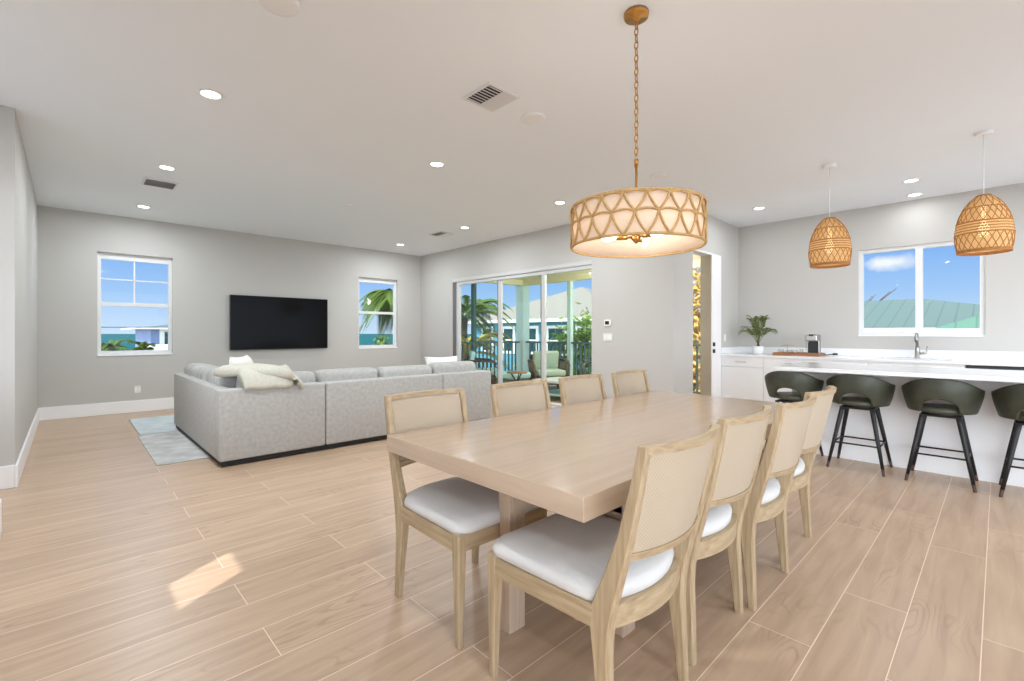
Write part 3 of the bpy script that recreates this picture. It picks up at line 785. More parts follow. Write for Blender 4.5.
# ------------------------------------------------------------------ kitchen: rear run
KX = 7.55                                  # cabinet face
def pull(b, y, z, w=.16, horizontal=True, x=KX):
    if horizontal: b.tube([(x-.028, y-w/2, z), (x-.028, y+w/2, z)], .005, 8); ends = ((y-w/2+.02, z), (y+w/2-.02, z))
    else: b.tube([(x-.028, y, z-w/2), (x-.028, y, z+w/2)], .005, 8); ends = ((y, z-w/2+.02), (y, z+w/2-.02))
    for yy, zz in ends: b.tube([(x-.028, yy, zz), (x-.001, yy, zz)], .004, 6)
    return b
def base_cabinet(y1, y0, label, drawer=True, open_top=False):
    t = thing('base_cabinet', label, 'cabinet', (0, (y0+y1)/2, 0), 0, 'white base cabinets under the window')
    w = (y1-y0)/2
    if open_top:
        b = MB()
        for a, c in (((KX+.02,-w,.10),(XK-.002,w,.12)), ((KX+.02,-w,.12),(XK-.002,-w+.018,.874)), ((KX+.02,w-.018,.12),(XK-.002,w,.874)), ((XK-.02,-w+.018,.12),(XK-.002,w-.018,.874)), ((KX+.02,-w+.018,.80),(KX+.04,w-.018,.874))): b.box(a, c)
        b.build('body', M['cabinet'], t)
    else: MB().box((KX+.02, -w, .10), (XK-.002, w, .874)).build('body', M['cabinet'], t)
    MB().box((KX+.09, -w, 0), (XK-.002, w, .10)).build('toe_kick', M['cabinet'], t)
    if drawer:
        d = MB().box((KX, -w+.003, .725), (KX+.02, w-.003, .868), .003).build('drawer', M['cabinet'], t)
        pull(MB(), 0, .80).build('handle', M['steel'], d, True)
        z1 = .718
    else: z1 = .868
    if drawer: MB().box((KX, -w+.003, .11), (KX+.02, w-.003, z1), .003).build('door', M['cabinet'], t)
    else:
        for a, c in ((-w+.003, -.0015), (.0015, w-.003)):
            d = MB().box((KX, a, .11), (KX+.02, c, z1), .003).build('door', M['cabinet'], t)
            pull(MB(), (-.04 if a < -.01 else .04), z1-.12, .16, False).build('handle', M['steel'], d, True)
base_cabinet(3.078, 2.44, 'white drawer base cabinet at the left end below the potted palm')
base_cabinet(2.44, 1.70, 'white drawer base cabinet below the coffee tray')
base_cabinet(1.70, 1.18, 'white base cabinet between the coffee tray and the sink')
base_cabinet(1.18, .27, 'white sink base cabinet below the faucet', False, True)
base_cabinet(-.36, -1.0, 'white base cabinet right of the dishwasher')
t = thing('dishwasher', 'built-in dishwasher with dark top strip right of the sink', 'dishwasher', (KX, -.045, 0))
MB().box((.02, -.31, .10), (.6, .31, .872)).build('body', M['darksteel'], t)
MB().box((0, -.305, .11), (.02, .305, .815), .003).build('door', M['cabinet'], t)
MB().box((-.004, -.305, .82), (.02, .305, .868), .003).build('control_strip', M['darksteel'], t)
t = thing('kitchen_countertop', 'white quartz countertop with low backsplash under the kitchen window', 'countertop', (0, 0, .875))
SKX0, SKX1, SKY0, SKY1 = 7.68, 8.02, .40, 1.08
b = MB()
for a, c in (((KX-.03, SKY1, 0), (XK-.001, 3.078, .035)), ((KX-.03, -1.0, 0), (XK-.001, SKY0, .035)), ((KX-.03, SKY0, 0), (SKX0, SKY1, .035)), ((SKX1, SKY0, 0), (XK-.001, SKY1, .035))): b.box(a, c)
b.build('slab', M['quartz'], t)
MB().box((XK-.022, -1.0, .036), (XK-.001, 3.078, .14), .002).box((KX+.0, 3.056, .036), (XK-.024, 3.078, .14), .002).build('backsplash', M['quartz'], t)
t = thing('kitchen_sink', 'undermount kitchen sink cut into the counter below the window', 'sink', (0, 0, .874))
b = MB()
b.box((SKX0, SKY0, -.19), (SKX1, SKY1, -.18))
for a, c in (((SKX0-.008, SKY0, -.19), (SKX0-.001, SKY1, 0)), ((SKX1+.001, SKY0, -.19), (SKX1+.008, SKY1, 0)), ((SKX0, SKY0-.008, -.19), (SKX1, SKY0-.001, 0)), ((SKX0, SKY1+.001, -.19), (SKX1, SKY1+.008, 0))): b.box(a, c)
b.build('basin', M['steel'], t)
t = thing('kitchen_faucet', 'brushed steel single lever faucet in front of the kitchen window', 'faucet', (8.12, .747, .9105))
MB().lathe([(0,0),(.034,0),(.034,.008),(.026,.014),(.025,.10),(.022,.11),(.022,.14)], 20).build('body', M['steel'], t, True)
MB().tube([(0,0,.12),(0,0,.26),(-.008,0,.295),(-.035,0,.315),(-.075,0,.318),(-.11,0,.30),(-.12,0,.27),(-.12,0,.21)], [.02,.018,.017,.017,.017,.017,.018,.02], 14).build('spout', M['steel'], t, True)
MB().tube([(0,-.01,.065),(0,-.085,.07),(0,-.088,.07),(0,-.095,.09),(0,-.098,.16)], [.018,.018,.012,.01,.008], 12).build('lever', M['steel'], t, True)

# potted palm on the counter
t = thing('potted_palm', 'small green palm in a white round pot on the counter end', 'plant', (7.92, 2.64, .9105))
MB().lathe([(0,0),(.06,0),(.072,.02),(.08,.125),(.07,.125),(.066,.10),(0,.10)], 28).build('pot', M['white'], t, True)
MB().lathe([(0,.106),(.066,.104)], 20).build('soil', M['soil'], t)
def frond(b, base, az, length, rise, droop, leaf_l, n=13, w=.012):
    pts = []
    for i in range(n+1):
        s = i/n
        rr = length*s; z = rise*s*(2-s)*.75-droop*s*s
        pts.append(Vector(base)+Vector((math.cos(az)*rr, math.sin(az)*rr, z)))
    b.tube(pts, [w*.35*(1-.8*i/n)+.0005 for i in range(n+1)], 5)
    for i in range(3, n+1):
        d = (pts[i]-pts[i-1]).normalized(); sd = d.cross(Vector((0,0,1))).normalized(); up = sd.cross(d)
        ll = leaf_l*math.sin(PI*min(1, .18+.8*i/n))+.01
        for sg in (-1, 1):
            tip = pts[i]+(d*.75+sd*sg*.75+up*.12-Vector((0,0,.22)))*ll
            mid = pts[i]+(d*.4+sd*sg*.42+up*.12)*ll
            q = d*w
            v = [b.bm.verts.new(p) for p in (pts[i]-q*.5, mid-q, tip, mid+q)]
            b.bm.faces.new(v)
b = MB()
for k in range(16):
    az = 2*PI*k/16+random.uniform(-.15,.15); hi = k % 2
    frond(b, (0,0,.15), az, (.15 if hi else .27)+random.uniform(-.03,.03), (.60 if hi else .42)+random.uniform(-.05,.05), .04 if hi else .12, .13, 13, .010)
b.build('fronds', M['leaf'], t, normals=False)
b = MB()
for k in range(5):
    a = 2*PI*k/5; b.tube([(.02*math.cos(a), .02*math.sin(a), .10), (.008*math.cos(a), .008*math.sin(a), .17)], .009, 8)
b.build('stem', M['stem'], t, True)

# coffee tray
TR = (7.86, 2.06)
t = thing('serving_tray', 'brown wooden serving tray on the counter under the coffee things', 'tray', (TR[0], TR[1], .9105))
b = MB().box((-.17, -.30, 0), (.17, .30, .012))
for a, c in (((-.17,-.30,.012),(-.155,.30,.045)), ((.155,-.30,.012),(.17,.30,.045)), ((-.155,-.30,.012),(.155,-.285,.045)), ((-.155,.285,.012),(.155,.30,.045))): b.box(a, c)
b.build('tray_body', M['tray'], t)
t = thing('coffee_maker', 'silver and black pod coffee maker at the right of the tray', 'coffee maker', (7.88, 1.875, .9235))
MB().box((-.09, -.075, 0), (.10, .075, .022), .008).build('base', M['steel'], t)
MB().box((.0, -.075, .022), (.10, .075, .30), .012).build('column', M['steel'], t)
MB().box((-.12, -.075, .205), (.01, .075, .295), .014).build('head', M['steel'], t)
MB().box((-.13, -.03, .275), (-.0, .03, .302), .008).build('lid', M['darksteel'], t)
MB().box((-.004, -.066, .03), (.001, .066, .20)).box((-.085, -.045, .022), (-.005, .045, .03), .003).build('drip_bay', M['black'], t)
MB().box((-.02, .056, .05), (.09, .10, .26), .012).build('water_tank', M['clear'], t)
b = MB(); b.tube([(7.99, 1.79, .93), (7.99, 1.72, .925), (7.97, 1.68, .935), (7.99, 1.645, .93), (8.0, 1.62, .94)], .007, 8)
b.tube([(7.99,1.66,.94),(8.0,1.60,.94)], [.016,.014], 8)
tag(b.build('extension_cord', M['black'], None, True), 'black power cord and plug beside the coffee maker', 'cord')
def mug(x, y, r, h, m, label):
    t = thing('glass_mug', label, 'mug', (x, y, .9236), 0, 'glass mugs on the tray')
    MB().lathe([(0,.0005),(r*.85,.0005),(r,.01),(r,h),(r-.004,h),(r-.004,.012),(0,.010)], 24).build('cup', m, t, True)
    MB().tube([(-r*.3, r*.9, h*.8), (-r*.3, r*1.5, h*.75), (-r*.3, r*1.55, h*.35), (-r*.3, r*.9, h*.2)], .004, 6).build('handle', m, t, True)
mug(7.82, 2.285, .042, .075, M['clear'], 'clear glass mug at the far left of the tray')
mug(7.80, 2.165, .042, .07, M['clear'], 'clear glass mug in the middle front of the tray')
mug(7.93, 2.13, .042, .07, M['clear'], 'clear glass mug at the back of the tray next to the copper stand')
mug(7.80, 2.005, .026, .085, M['clear'], 'small narrow glass just left of the coffee maker')
t = thing('mug_stand', 'small copper wire mug stand behind the glass mugs', 'stand', (7.94, 2.225, .9235))
MB().lathe([(0,0),(.04,0),(.04,.006),(0,.008)], 20).build('base', M['copper'], t, True)
MB().tube([(0,0,.006),(0,0,.145)], .004, 8).tube([(0,-.085,.13),(0,0,.138),(0,.085,.13)], .005, 8).build('arms', M['copper'], t, True)

# ------------------------------------------------------------------ island
IX0, IX1, IY0, IY1 = 5.09, 6.13, -1.1, 1.55
t = thing('kitchen_island', 'white panelled kitchen island body behind the bar stools', 'island', (0, 0, 0))
MB().box((5.555, IY0+.02, 0), (6.10, IY1-.03, .874), .003).build('body', M['island'], t)
for y in (-.9, -.1, .7, 1.4): MB().box((5.20, y-.02, .855), (5.554, y+.02, .874)).build('bracket', M['island'], t)
tag(MB().box((IX0, IY0, .8745), (IX1, IY1, .91), .003).build('island_countertop', M['quartz']), 'white quartz island countertop overhanging the bar stools', 'countertop')

# ------------------------------------------------------------------ bar stools
def stool(label, loc, rz):
    t = thing('bar_stool', label, 'stool', loc, rz, 'green bar stools at the island')
    # local: back of the stool towards -x
    def shell_pt(th, s):
        """th: -1..1 round the back, s: 0 bottom .. 1 top"""
        a = PI+th*2.05
        aa = abs(th)*2.05; u = math.sin(min(aa, PI/2))
        ztop = .872-.088*u**3-.03*max(0, (aa-PI/2)/.48)**1.5; zbot = .582+.118*math.sqrt(max(0, 1-(th/.29)**2))
        z = zbot+(ztop-zbot)*s
        sz = (z-.585)/.287
        flare = .216+.045*math.sin(min(1, max(0, sz)*1.25)*PI*.5)-.012*max(0, sz-.7)/.3*(1-u)
        ry = flare; rx = flare*.98
        return Vector((rx*math.cos(a)+.01, ry*math.sin(a), z))
    nt_, ns = 80, 10
    bm = bmesh.new(); g = []
    for i in range(nt_+1):
        th = -1+2*i/nt_
        # rounded arm ends: pull the top down near the tips
        endr = max(0, (abs(th)-.9)/.1)
        col = []
        for j in range(ns+1):
            s = j/ns; s2 = s*(1-.25*endr**2)+.10*endr**2
            # gap between back and seat: shift the rows to follow a lens-shaped slot
            col.append(bm.verts.new(shell_pt(th, s2)))
        g.append(col)
    for i in range(nt_):
        for j in range(ns):
            thc = -1+2*(i+.5)/nt_; sc = (j+.5)/ns
            bm.faces.new((g[i][j], g[i+1][j], g[i+1][j+1], g[i][j+1]))
    bmesh.ops.delete(bm, geom=[v for v in bm.verts if not v.link_faces], context='VERTS')
    sh = MB(); sh.bm.free(); sh.bm = bm
    o = sh.build('backrest', M['stool'], t, True)
    md = o.modifiers.new('thick', 'SOLIDIFY'); md.thickness = .032; md.offset = -1 
    md = o.modifiers.new('round', 'SUBSURF'); md.levels = 1; md.render_levels = 2
    # seat pad
    prof = [(0,.577),(.15,.577),(.178,.583),(.19,.598),(.188,.614),(.175,.626),(.13,.632),(0,.634)]
    MB().lathe(prof, 40, (.02,0,0)).build('seat', M['stool_seat'], t, True)
    MB().lathe([(0,.56),(.11,.56),(.12,.565),(.12,.576),(0,.576)], 24).box((-.13,-.13,.548), (.13,.13,.562), .006).build('swivel_plate', M['blackmetal'], t)
    for sx in (-1, 1):
        for sy in (-1, 1):
            top = Vector((sx*.11, sy*.11, .56)); bot = Vector((sx*.208, sy*.207, 0))
            lg = MB(); pts = [top.lerp(bot, s) for s in (0, .1, .5, .9)]
            lg.tube(pts, [.019,.019,.016,.0125], 10)
            l = lg.build('leg', M['blackmetal'], t, True)
            MB().tube([top.lerp(bot, s) for s in (.9, .99, 1)], [.0125,.0112,.0095], 10).build('tip', M['tip'], l, True)
    zf = .235; k = .11+(.208-.11)*(1-zf/.56)
    b = MB()
    for a, c in (((-k,-k),(-k,k)), ((k,-k),(k,k)), ((-k,-k),(k,-k)), ((-k,k),(k,k))): b.tube([(a[0],a[1],zf),(c[0],c[1],zf)], .0075, 8)
    b.build('footrest', M['blackmetal'], t, True)
    return t
s0 = stool('dark green bar stool at the left end, half hidden behind the dining chairs', (5.315, 1.44, 0), 0)
for y, rz, lab in ((.895, 0, 'second dark green bar stool from the left, just right of the dining chairs'),
                   (.335, 0, 'third dark green bar stool from the left, in full view below the faucet'),
                   (-.215, 0, 'rightmost dark green bar stool, cut off by the photo edge')):
    dup(s0, lab, (5.315, y, 0), rz)

# ------------------------------------------------------------------ lanai (covered porch)
LX, LY_ = 8.9, 8.9
MB().box((XW+.15, YR+.15, -.15), (LX+.2, LY_+.2, -.02)).build('lanai_floor', M['deck'], kind='structure')
MB().box((XW+.15, YR+.15, 2.66), (LX+.35, LY_+.35, 2.9)).build('lanai_ceiling', M['soffit'], kind='structure')
MB().box((LX-.1, YR+.15, 2.52), (LX+.1, LY_+.1, 2.66)).box((XW+.15, LY_-.1, 2.52), (LX-.1, LY_+.1, 2.66)).build('lanai_beam', M['soffit'], kind='structure')
tag(MB().box((LX-.13, LY_-.13, -.02), (LX+.13, LY_+.13, 2.52), .01).build('porch_column', M['teal_post']), 'wide pale teal corner column on the porch', 'column')
for x, y, w, m, l in ((7.2, LY_, .05, M['teal_dark'], 'dark teal screen post seen through the left door pane'),
                   (6.68, LY_, .045, M['teal_dark'], 'dark post at the far left edge of the glass door view'),
                   (LX, 7.26, .055, M['teal_post'], 'pale teal screen post seen through the right door pane'),
                   (LX, 5.2, .055, M['teal_post'], 'pale teal screen post hidden right of the glass door')):
    tag(MB().box((x-w, y-w, -.02), (x+w, y+w, 2.52), .006).build('porch_post', m), l, 'post')
def railing(p, q, label):
    p = Vector(p); q = Vector(q); d = (q-p); n = int(d.length/.125)
    t = thing('porch_railing', label, 'railing', (p.x, p.y, 0))
    d = q-p; hor = abs(d.x) > abs(d.y)
    def bar(z0, z1, w): 
        return MB().box((-w if not hor else 0, -w if hor else 0, z0), (w if not hor else d.x, w if hor else d.y, z1), .004)
    bar(.985, 1.03, .035).build('top_rail', M['rail'], t)
    bar(.06, .10, .025).build('bottom_rail', M['rail'], t)
    me = None
    for i in range(1, n):
        c = d*(i/n)
        if me is None:
            o = MB().box((-.016, -.016, .10), (.016, .016, .985)).build('baluster', M['rail'], t, False, (c.x, c.y, 0)); me = o
        else:
            o = me.copy(); COL.objects.link(o); o.parent = t; o.location = (c.x, c.y, 0)
railing((LX, 7.32, 0), (LX, LY_-.15, 0), 'short run of porch railing right of the corner column, before the screen post')
railing((LX, 5.26, 0), (LX, 7.20, 0), 'porch railing in front of the shrub, right of the screen post')
railing((LX, YR+.2, 0), (LX, 5.14, 0), 'porch railing seen through the narrow open kitchen door')
railing((7.25, LY_, 0), (LX-.15, LY_, 0), 'porch railing between the corner column and the dark screen post on its left')
railing((6.73, LY_, 0), (7.15, LY_, 0), 'narrow porch railing at the far left of the glass door view')

def patio_chair(loc, rz, cush, frame, label, round_arm):
    t = thing('patio_armchair', label, 'armchair', loc, rz)
    MB().box((-.36, -.34, .12), (.36, .36, .30), .03).build('seat_base', frame, t)
    MB().box((-.31, -.30, .30), (.31, .38, .44), .05, 4).build('seat_cushion', cush, t, True)
    m = Matrix.Translation((0, -.33, .56)) @ Matrix.Rotation(-.22, 4, 'X')
    MB().box((-.36, -.04, -.26), (.36, .0, .2), .015, mtx=m).build('back_frame', frame, t)
    MB().box((-.30, .01, -.12), (.30, .13, .30), .05, 4, mtx=m).build('back_cushion', cush, t, True)
    for s in (-1, 1):
        b = MB()
        b.tube([(s*.37, -.38, .62), (s*.40, -.1, .64), (s*.40, .2, .62), (s*.39, .34, .56), (s*.37, .36, .40), (s*.36, .36, .12)], .025, 8)
        if round_arm:
            for k in range(7): b.tube([(s*.395, -.28+.09*k, .63), (s*.36, -.28+.09*k, .28)], .012, 6)
        b.build('arm', frame, t, True)
    for sx in (-1, 1):
        for sy in (-1, 1):
            MB().tube([(sx*.33, sy*.31, .14), (sx*.34, sy*.32, -.02)], [.024,.018], 8).build('leg', M['patio_frame'], t, True)
patio_chair((7.75, 6.95, 0), 2.55, M['greencush'], M['wicker'], 'wicker porch armchair with pale green cushions by the corner column', True)
patio_chair((6.78, 8.1, 0), -2.2, M['aqua'], M['patio_frame'], 'brown framed porch armchair with aqua cushion behind the sofa end', True)
patio_chair((7.85, 5.45, 0), 1.9, M['deep_green'], M['patio_frame'], 'dark green porch armchair at the right edge of the glass door', False)
t = thing('patio_ottoman', 'aqua cushioned ottoman on the porch in front of the brown armchair', 'ottoman', (6.86, 7.15, 0))
MB().box((-.27, -.27, .10), (.27, .27, .28), .02).build('base', M['wicker'], t)
MB().box((-.28, -.28, .28), (.28, .28, .42), .05, 4).build('cushion', M['aqua'], t, True)
for sx in (-1, 1):
    for sy in (-1, 1): MB().tube([(sx*.23, sy*.23, .11), (sx*.23, sy*.23, -.02)], .02, 8).build('leg', M['patio_frame'], t)
t = thing('side_table', 'small round wooden porch side table with crossed legs', 'table', (6.46, 6.62, 0))
MB().lathe([(0,.45),(.2,.45),(.21,.46),(.21,.475),(0,.48)], 28).build('tabletop', M['tray'], t, True)
for k in range(3):
    a = 2*PI*k/3; MB().tube([(.13*math.cos(a), .13*math.sin(a), .455), (-.17*math.cos(a), -.17*math.sin(a), -.02)], .014, 8).build('leg', M['patio_frame'], t, True)
t = thing('coffee_table', 'low pale porch coffee table with a lower shelf', 'table', (6.75, 5.75, 0))
MB().box((-.38, -.38, .33), (.38, .38, .37), .01).build('tabletop', M['tabletop'], t)
MB().box((-.34, -.34, .10), (.34, .34, .125), .006).build('shelf', M['aqua'], t)
for sx in (-1, 1):
    for sy in (-1, 1): MB().box((sx*.35-.025, sy*.35-.025, -.02), (sx*.35+.025, sy*.35+.025, .33)).build('leg', M['patio_frame'], t)

for x, y in ((7.3, 4.3), (8.35, 5.3)):  # lamps added out of sight to brighten the porch
    t = thing('porch_fill_light', 'added round fill light on the porch ceiling, hidden behind the wall', 'ceiling light', (x, y, 2.66), 0, 'added porch fill lights')
    MB().lathe([(0,0),(.09,0),(.09,-.02),(.05,-.03)], 24).build('base', M['white'], t, True)
    MB().lathe([(.05,-.03),(.12,-.07),(.13,-.12),(.09,-.18),(0,-.2)], 24).build('globe', M['lens'], t, True)
    ld = bpy.data.lights.new('porch_fill_lamp', 'POINT'); ld.energy = 70; ld.color = (1,.98,.93); ld.shadow_soft_size = .12
    lo = bpy.data.objects.new('porch_fill_lamp', ld); COL.objects.link(lo); lo.parent = t; lo.location = (0,0,-.36)

# ------------------------------------------------------------------ outdoors
GZ = -4.0
MB().box((-60, -60, GZ-.5), (90, 62, GZ)).build('ground', M['sand'], kind='structure')
MB().box((-1500, 62, GZ-1.5), (2500, 6000, GZ-.6)).build('sea', M['sea'], kind='structure')
def hip_house(name, x0, x1, y0, y1, ze, apex, wallm, roofm, label, ov=.6, windows=(), ridge=0, gh=.15):
    t = thing(name, label, 'house', ((x0+x1)/2, (y0+y1)/2, GZ))
    cx, cy = (x0+x1)/2, (y0+y1)/2
    MB().box((x0-cx, y0-cy, 0), (x1-cx, y1-cy, ze-GZ)).build('walls', wallm, t)
    a = [(x0-ov-cx, y0-ov-cy), (x1+ov-cx, y0-ov-cy), (x1+ov-cx, y1+ov-cy), (x0-ov-cx, y1+ov-cy)]
    b = MB(); z = ze-GZ
    ax, ay, az = apex[0]-cx, apex[1]-cy, apex[2]-GZ
    lo = [b.bm.verts.new((p[0], p[1], z)) for p in a]; 
    r0 = b.bm.verts.new((ax, ay-ridge, az)); r1 = b.bm.verts.new((ax, ay+ridge, az)) if ridge else r0
    b.bm.faces.new((lo[0], lo[1], r0)); b.bm.faces.new((lo[2], lo[3], r1))
    b.bm.faces.new((lo[1], lo[2], r1, r0) if ridge else (lo[1], lo[2], r0)); b.bm.faces.new((lo[3], lo[0], r0, r1) if ridge else (lo[3], lo[0], r0))
    b.bm.faces.new(list(reversed(lo)))
    b.build('roof', roofm, t)
    f = MB()
    rr = []
    for e_, zz in ((.07, z-gh), (.07, z+.02), (-.02, z+.02), (-.02, z-gh), (.07, z-gh)):
        rr.append([(p[0]+e_*sx, p[1]+e_*sy, zz) for p, sx, sy in zip(a, (-1,1,1,-1), (-1,-1,1,1))])
    f.loft(rr, True, False).build('gutter', M['outwhite'], t)
    for (axis, u, zc, w, h) in windows:
        if axis == 'x':
            fr = MB().box((x0-.06-cx, u-w/2-.16-cy, zc-h/2-.16-GZ), (x0-cx-.001, u+w/2+.16-cy, zc+h/2+.16-GZ)).build('window', M['outwhite'], t)
            MB().box((x0-.08-cx, u-w/2-cy, zc-h/2-GZ), (x0-.061-cx, u+w/2-cy, zc-.04-GZ)).box((x0-.08-cx, u-w/2-cy, zc+.04-GZ), (x0-.061-cx, u+w/2-cy, zc+h/2-GZ)).build('pane', M['winpane'], fr)
        else:
            fr = MB().box((u-w/2-.16-cx, y0-.06-cy, zc-h/2-.16-GZ), (u+w/2+.16-cx, y0-cy-.001, zc+h/2+.16-GZ)).build('window', M['outwhite'], t)
            MB().box((u-w/2-cx, y0-.08-cy, zc-h/2-GZ), (u+w/2-cx, y0-.061-cy, zc+h/2-GZ)).build('pane', M['winpane'], fr)
    return t
hip_house('beach_house', 19.0, 27.4, 12.6, 23.2, 2.0, (23.2, 18.0, 4.15), M['teal'], M['creamroof'], 'teal house with cream metal roof beyond the porch', .6,
          [('x', 22.1, .85, .75, 1.3), ('x', 20.15, .85, .75, 1.3), ('x', 18.3, .85, .8, 1.3), ('x', 16.4, .85, 1.1, 1.3), ('x', 14.4, .85, 1.1, 1.3)])
hip_house('neighbour_house', 23.0, 32.0, -3.2, 10.6, 1.42, (27.5, 5.4, 2.78), M['teal'], M['greyroof'], 'house with grey green metal roof filling the kitchen window', .7, [], 3.0)
hip_house('green_roof_house', 19.6, 21.9, -4.0, 1.1, 1.36, (20.8, -1.2, 2.45), M['outwhite'], M['greenroof'], 'lower green roofed house in front at the right of the kitchen window', .35,
          [('x', .4, 1.0, .7, .4), ('x', -.7, 1.0, .7, .4)])
hip_house('shore_house', 2.45, 6.0, 24.0, 30.0, 1.46, (4.2, 27, 1.75), M['bluegrey'], M['greyroof'], 'blue grey house corner seen at the right of the left window', .45, [('y', 3.1, .9, .4, .8)], 0, .05)
t = tag(MB().box((2.2, 22.2, GZ), (3.4, 23.2, .80), .03).build('white_terrace_wall', M['outwhite']), 'white terrace wall in front of the shore house in the left window', 'wall')

def big_palm(x, y, zc, nf, fl, label, m, trunk_r=.16, droop=1.2, lean=(0,0), rise=1.0):
    t = thing('palm_tree', label, 'palm tree', (x, y, GZ), 0, 'palm trees outside')
    hgt = zc-GZ
    MB().tube([(lean[0]*s*s, lean[1]*s*s, hgt*s) for s in (0,.25,.5,.75,1)], [trunk_r*1.3,trunk_r,trunk_r*.9,trunk_r*.85,trunk_r*.9], 10).build('trunk', M['bark'], t, True)
    b = MB()
    for k in range(nf):
        el = random.random()
        frond(b, (lean[0], lean[1], hgt), random.uniform(0, 2*PI), fl*random.uniform(.8,1.1), fl*rise*(.15+.8*el), fl*droop*(1-.5*el)*.6, fl*.30, 30, .034)
    b.build('fronds', m, t, normals=False)
def shrub(x, y, z0, z1, rx, ry, n, leaf, m, label, name='shrub', trunk=True):
    t = thing(name, label, 'shrub', (x, y, GZ))
    b = MB(); zc = (z0+z1)/2-GZ; rz = (z1-z0)/2
    for i in range(n):
        while True:
            p = Vector((random.uniform(-1,1), random.uniform(-1,1), random.uniform(-1,1)))
            if .25 < p.length < 1: break
        p *= 1-.25*random.random()
        c = Vector((p.x*rx, p.y*ry, zc+p.z*rz))
        d = Vector((random.gauss(0,1), random.gauss(0,1), random.gauss(0,1))).normalized(); e = d.orthogonal().normalized()
        L_ = leaf*random.uniform(.6,1.3)
        v = [b.bm.verts.new(q) for q in (c, c+d*L_*.5+e*L_*.28, c+d*L_, c+d*L_*.5-e*L_*.28)]
        b.bm.faces.new(v)
    b.build('foliage', m, t, normals=False)
    k = MB()
    for q in range(5):
        a = 2*PI*q/5
        k.tube([(0, 0, 0), (.12*rx*math.cos(a), .12*ry*math.sin(a), (z0-GZ)*.8), (.5*rx*math.cos(a), .5*ry*math.sin(a), zc)], [.08,.05,.02], 6)
    k.build('branches', M['bark'], t, True)
big_palm(9.7, 12.5, 1.75, 30, 1.6, 'green palm seen through the left pane of the glass door', M['palm'], .12)
big_palm(8.6, 10.9, .6, 20, 1.3, 'short yellowish palm low in the left pane of the glass door', M['palm_dry'], .12)
big_palm(8.3, 14.6, 2.5, 60, 1.3, 'tall palm filling the right half of the right-hand window', M['palm'], .1, 2.1, (0,0), .55)
big_palm(6.95, 14.1, .6, 20, .7, 'low palm at the foot of the right-hand window', M['palm'], .13)
big_palm(6.35, 15.6, 1.7, 16, .6, 'palm edge at the left side of the right-hand window', M['palm'], .1)
big_palm(.95, 18.3, .72, 14, .62, 'palm top on the left against the sea in the left window', M['palm'], .12, 1.0)
big_palm(1.85, 20.0, .68, 14, .55, 'palm top next to the white terrace wall in the left window', M['palm'], .12, 1.0)
shrub(11.3, 8.7, -2.6, 2.15, 1.25, 1.3, 3600, .2, M['shrub'], 'bushy green shrub seen at the right of the glass door')
shrub(7.25, 13.6, -2.6, 1.35, .5, .6, 3000, .2, M['shrub'], 'light green bush low behind the palm in the right-hand window')
shrub(15.5, 7.0, -2.5, 4.0, 1.5, 1.6, 3600, .24, M['autumn'], 'golden leaved tree seen through the narrow open door', 'golden_tree')
shrub(14.2, 14.0, -3.5, .1, 1.4, 1.4, 1500, .25, M['palm_dry'], 'yellow green bush in front of the teal house')
# bare branches against the sky at the left of the kitchen window
t = thing('bare_tree', 'bare branches rising at the left of the kitchen window', 'tree', (34.2, 6.3, GZ))
MB().tube([(0,0,0),(0,0,6)], [.15,.08], 8).build('trunk', M['bark'], t, True)
b = MB()
for k in range(9):
    a = (PI/2 if k % 3 == 0 else -PI/2)+random.uniform(-.5,.5); l = .5+.22*k
    b.tube([(0,0,5.2+.06*k),(l*.5*math.cos(a),l*.5*math.sin(a),6.1+.08*k),(l*math.cos(a),l*math.sin(a),7.0+.10*k)], [.05,.035,.018], 6)
b.build('branches', M['patio_frame'], t, True)
tag(MB().tube([(-4+.5*i, 15, 1.40-.02*math.sin(i/12*PI)) for i in range(13)]+[(2.9, 15, 1.40)], .012, 6).build('hanging_cable', M['rail']), 'thin power line crossing the left window above the sea', 'cable')

# ------------------------------------------------------------------ light
GLOW = 7.5
sd = bpy.data.lights.new('sun', 'SUN'); sd.energy = 5; sd.angle = math.radians(.55); sd.color = (1,.97,.92)
so = bpy.data.objects.new('sun', sd); COL.objects.link(so)
el = math.radians(40); dv = Vector((.845*math.cos(el), .534*math.cos(el), -math.sin(el)))
so.rotation_euler = dv.to_track_quat('-Z', 'Y').to_euler(); so.location = (-10,-8,10)

w = bpy.data.worlds.new('sky'); S.world = w; w.use_nodes = True
nt = w.node_tree; L = nt.links.new; bg = nt.nodes['Background']
tc = nt.nodes.new('ShaderNodeTexCoord'); sep = nt.nodes.new('ShaderNodeSeparateXYZ'); L(tc.outputs['Generated'], sep.inputs[0])
rp = nt.nodes.new('ShaderNodeValToRGB'); L(sep.outputs[2], rp.inputs['Fac'])
e = rp.color_ramp.elements; e[0].position = 0; e[0].color = (.60,.76,.95,1); e[1].position = .16; e[1].color = (.20,.43,.89,1)
q = e.new(.07); q.color = (.38,.60,.94,1); q = e.new(.6); q.color = (.42,.58,.88,1)
def dirpx(u, v):
    a = Vector((.6906, .7233, 0)); r_ = Vector((.7233, -.6906, 0))
    return (a+r_*((u-512)/465)+Vector((0,0,1))*((333.3-v)/465)).normalized()
CLOUD = Vector((.985, .1273, .1184))      # where the small cloud hangs, seen from the kitchen
sb = nt.nodes.new('ShaderNodeVectorMath'); sb.operation = 'SUBTRACT'; sb.inputs[1].default_value = CLOUD; L(tc.outputs['Generated'], sb.inputs[0])
ms = nt.nodes.new('ShaderNodeVectorMath'); ms.operation = 'MULTIPLY'; ms.inputs[1].default_value = (24, 24, 75); L(sb.outputs[0], ms.inputs[0])
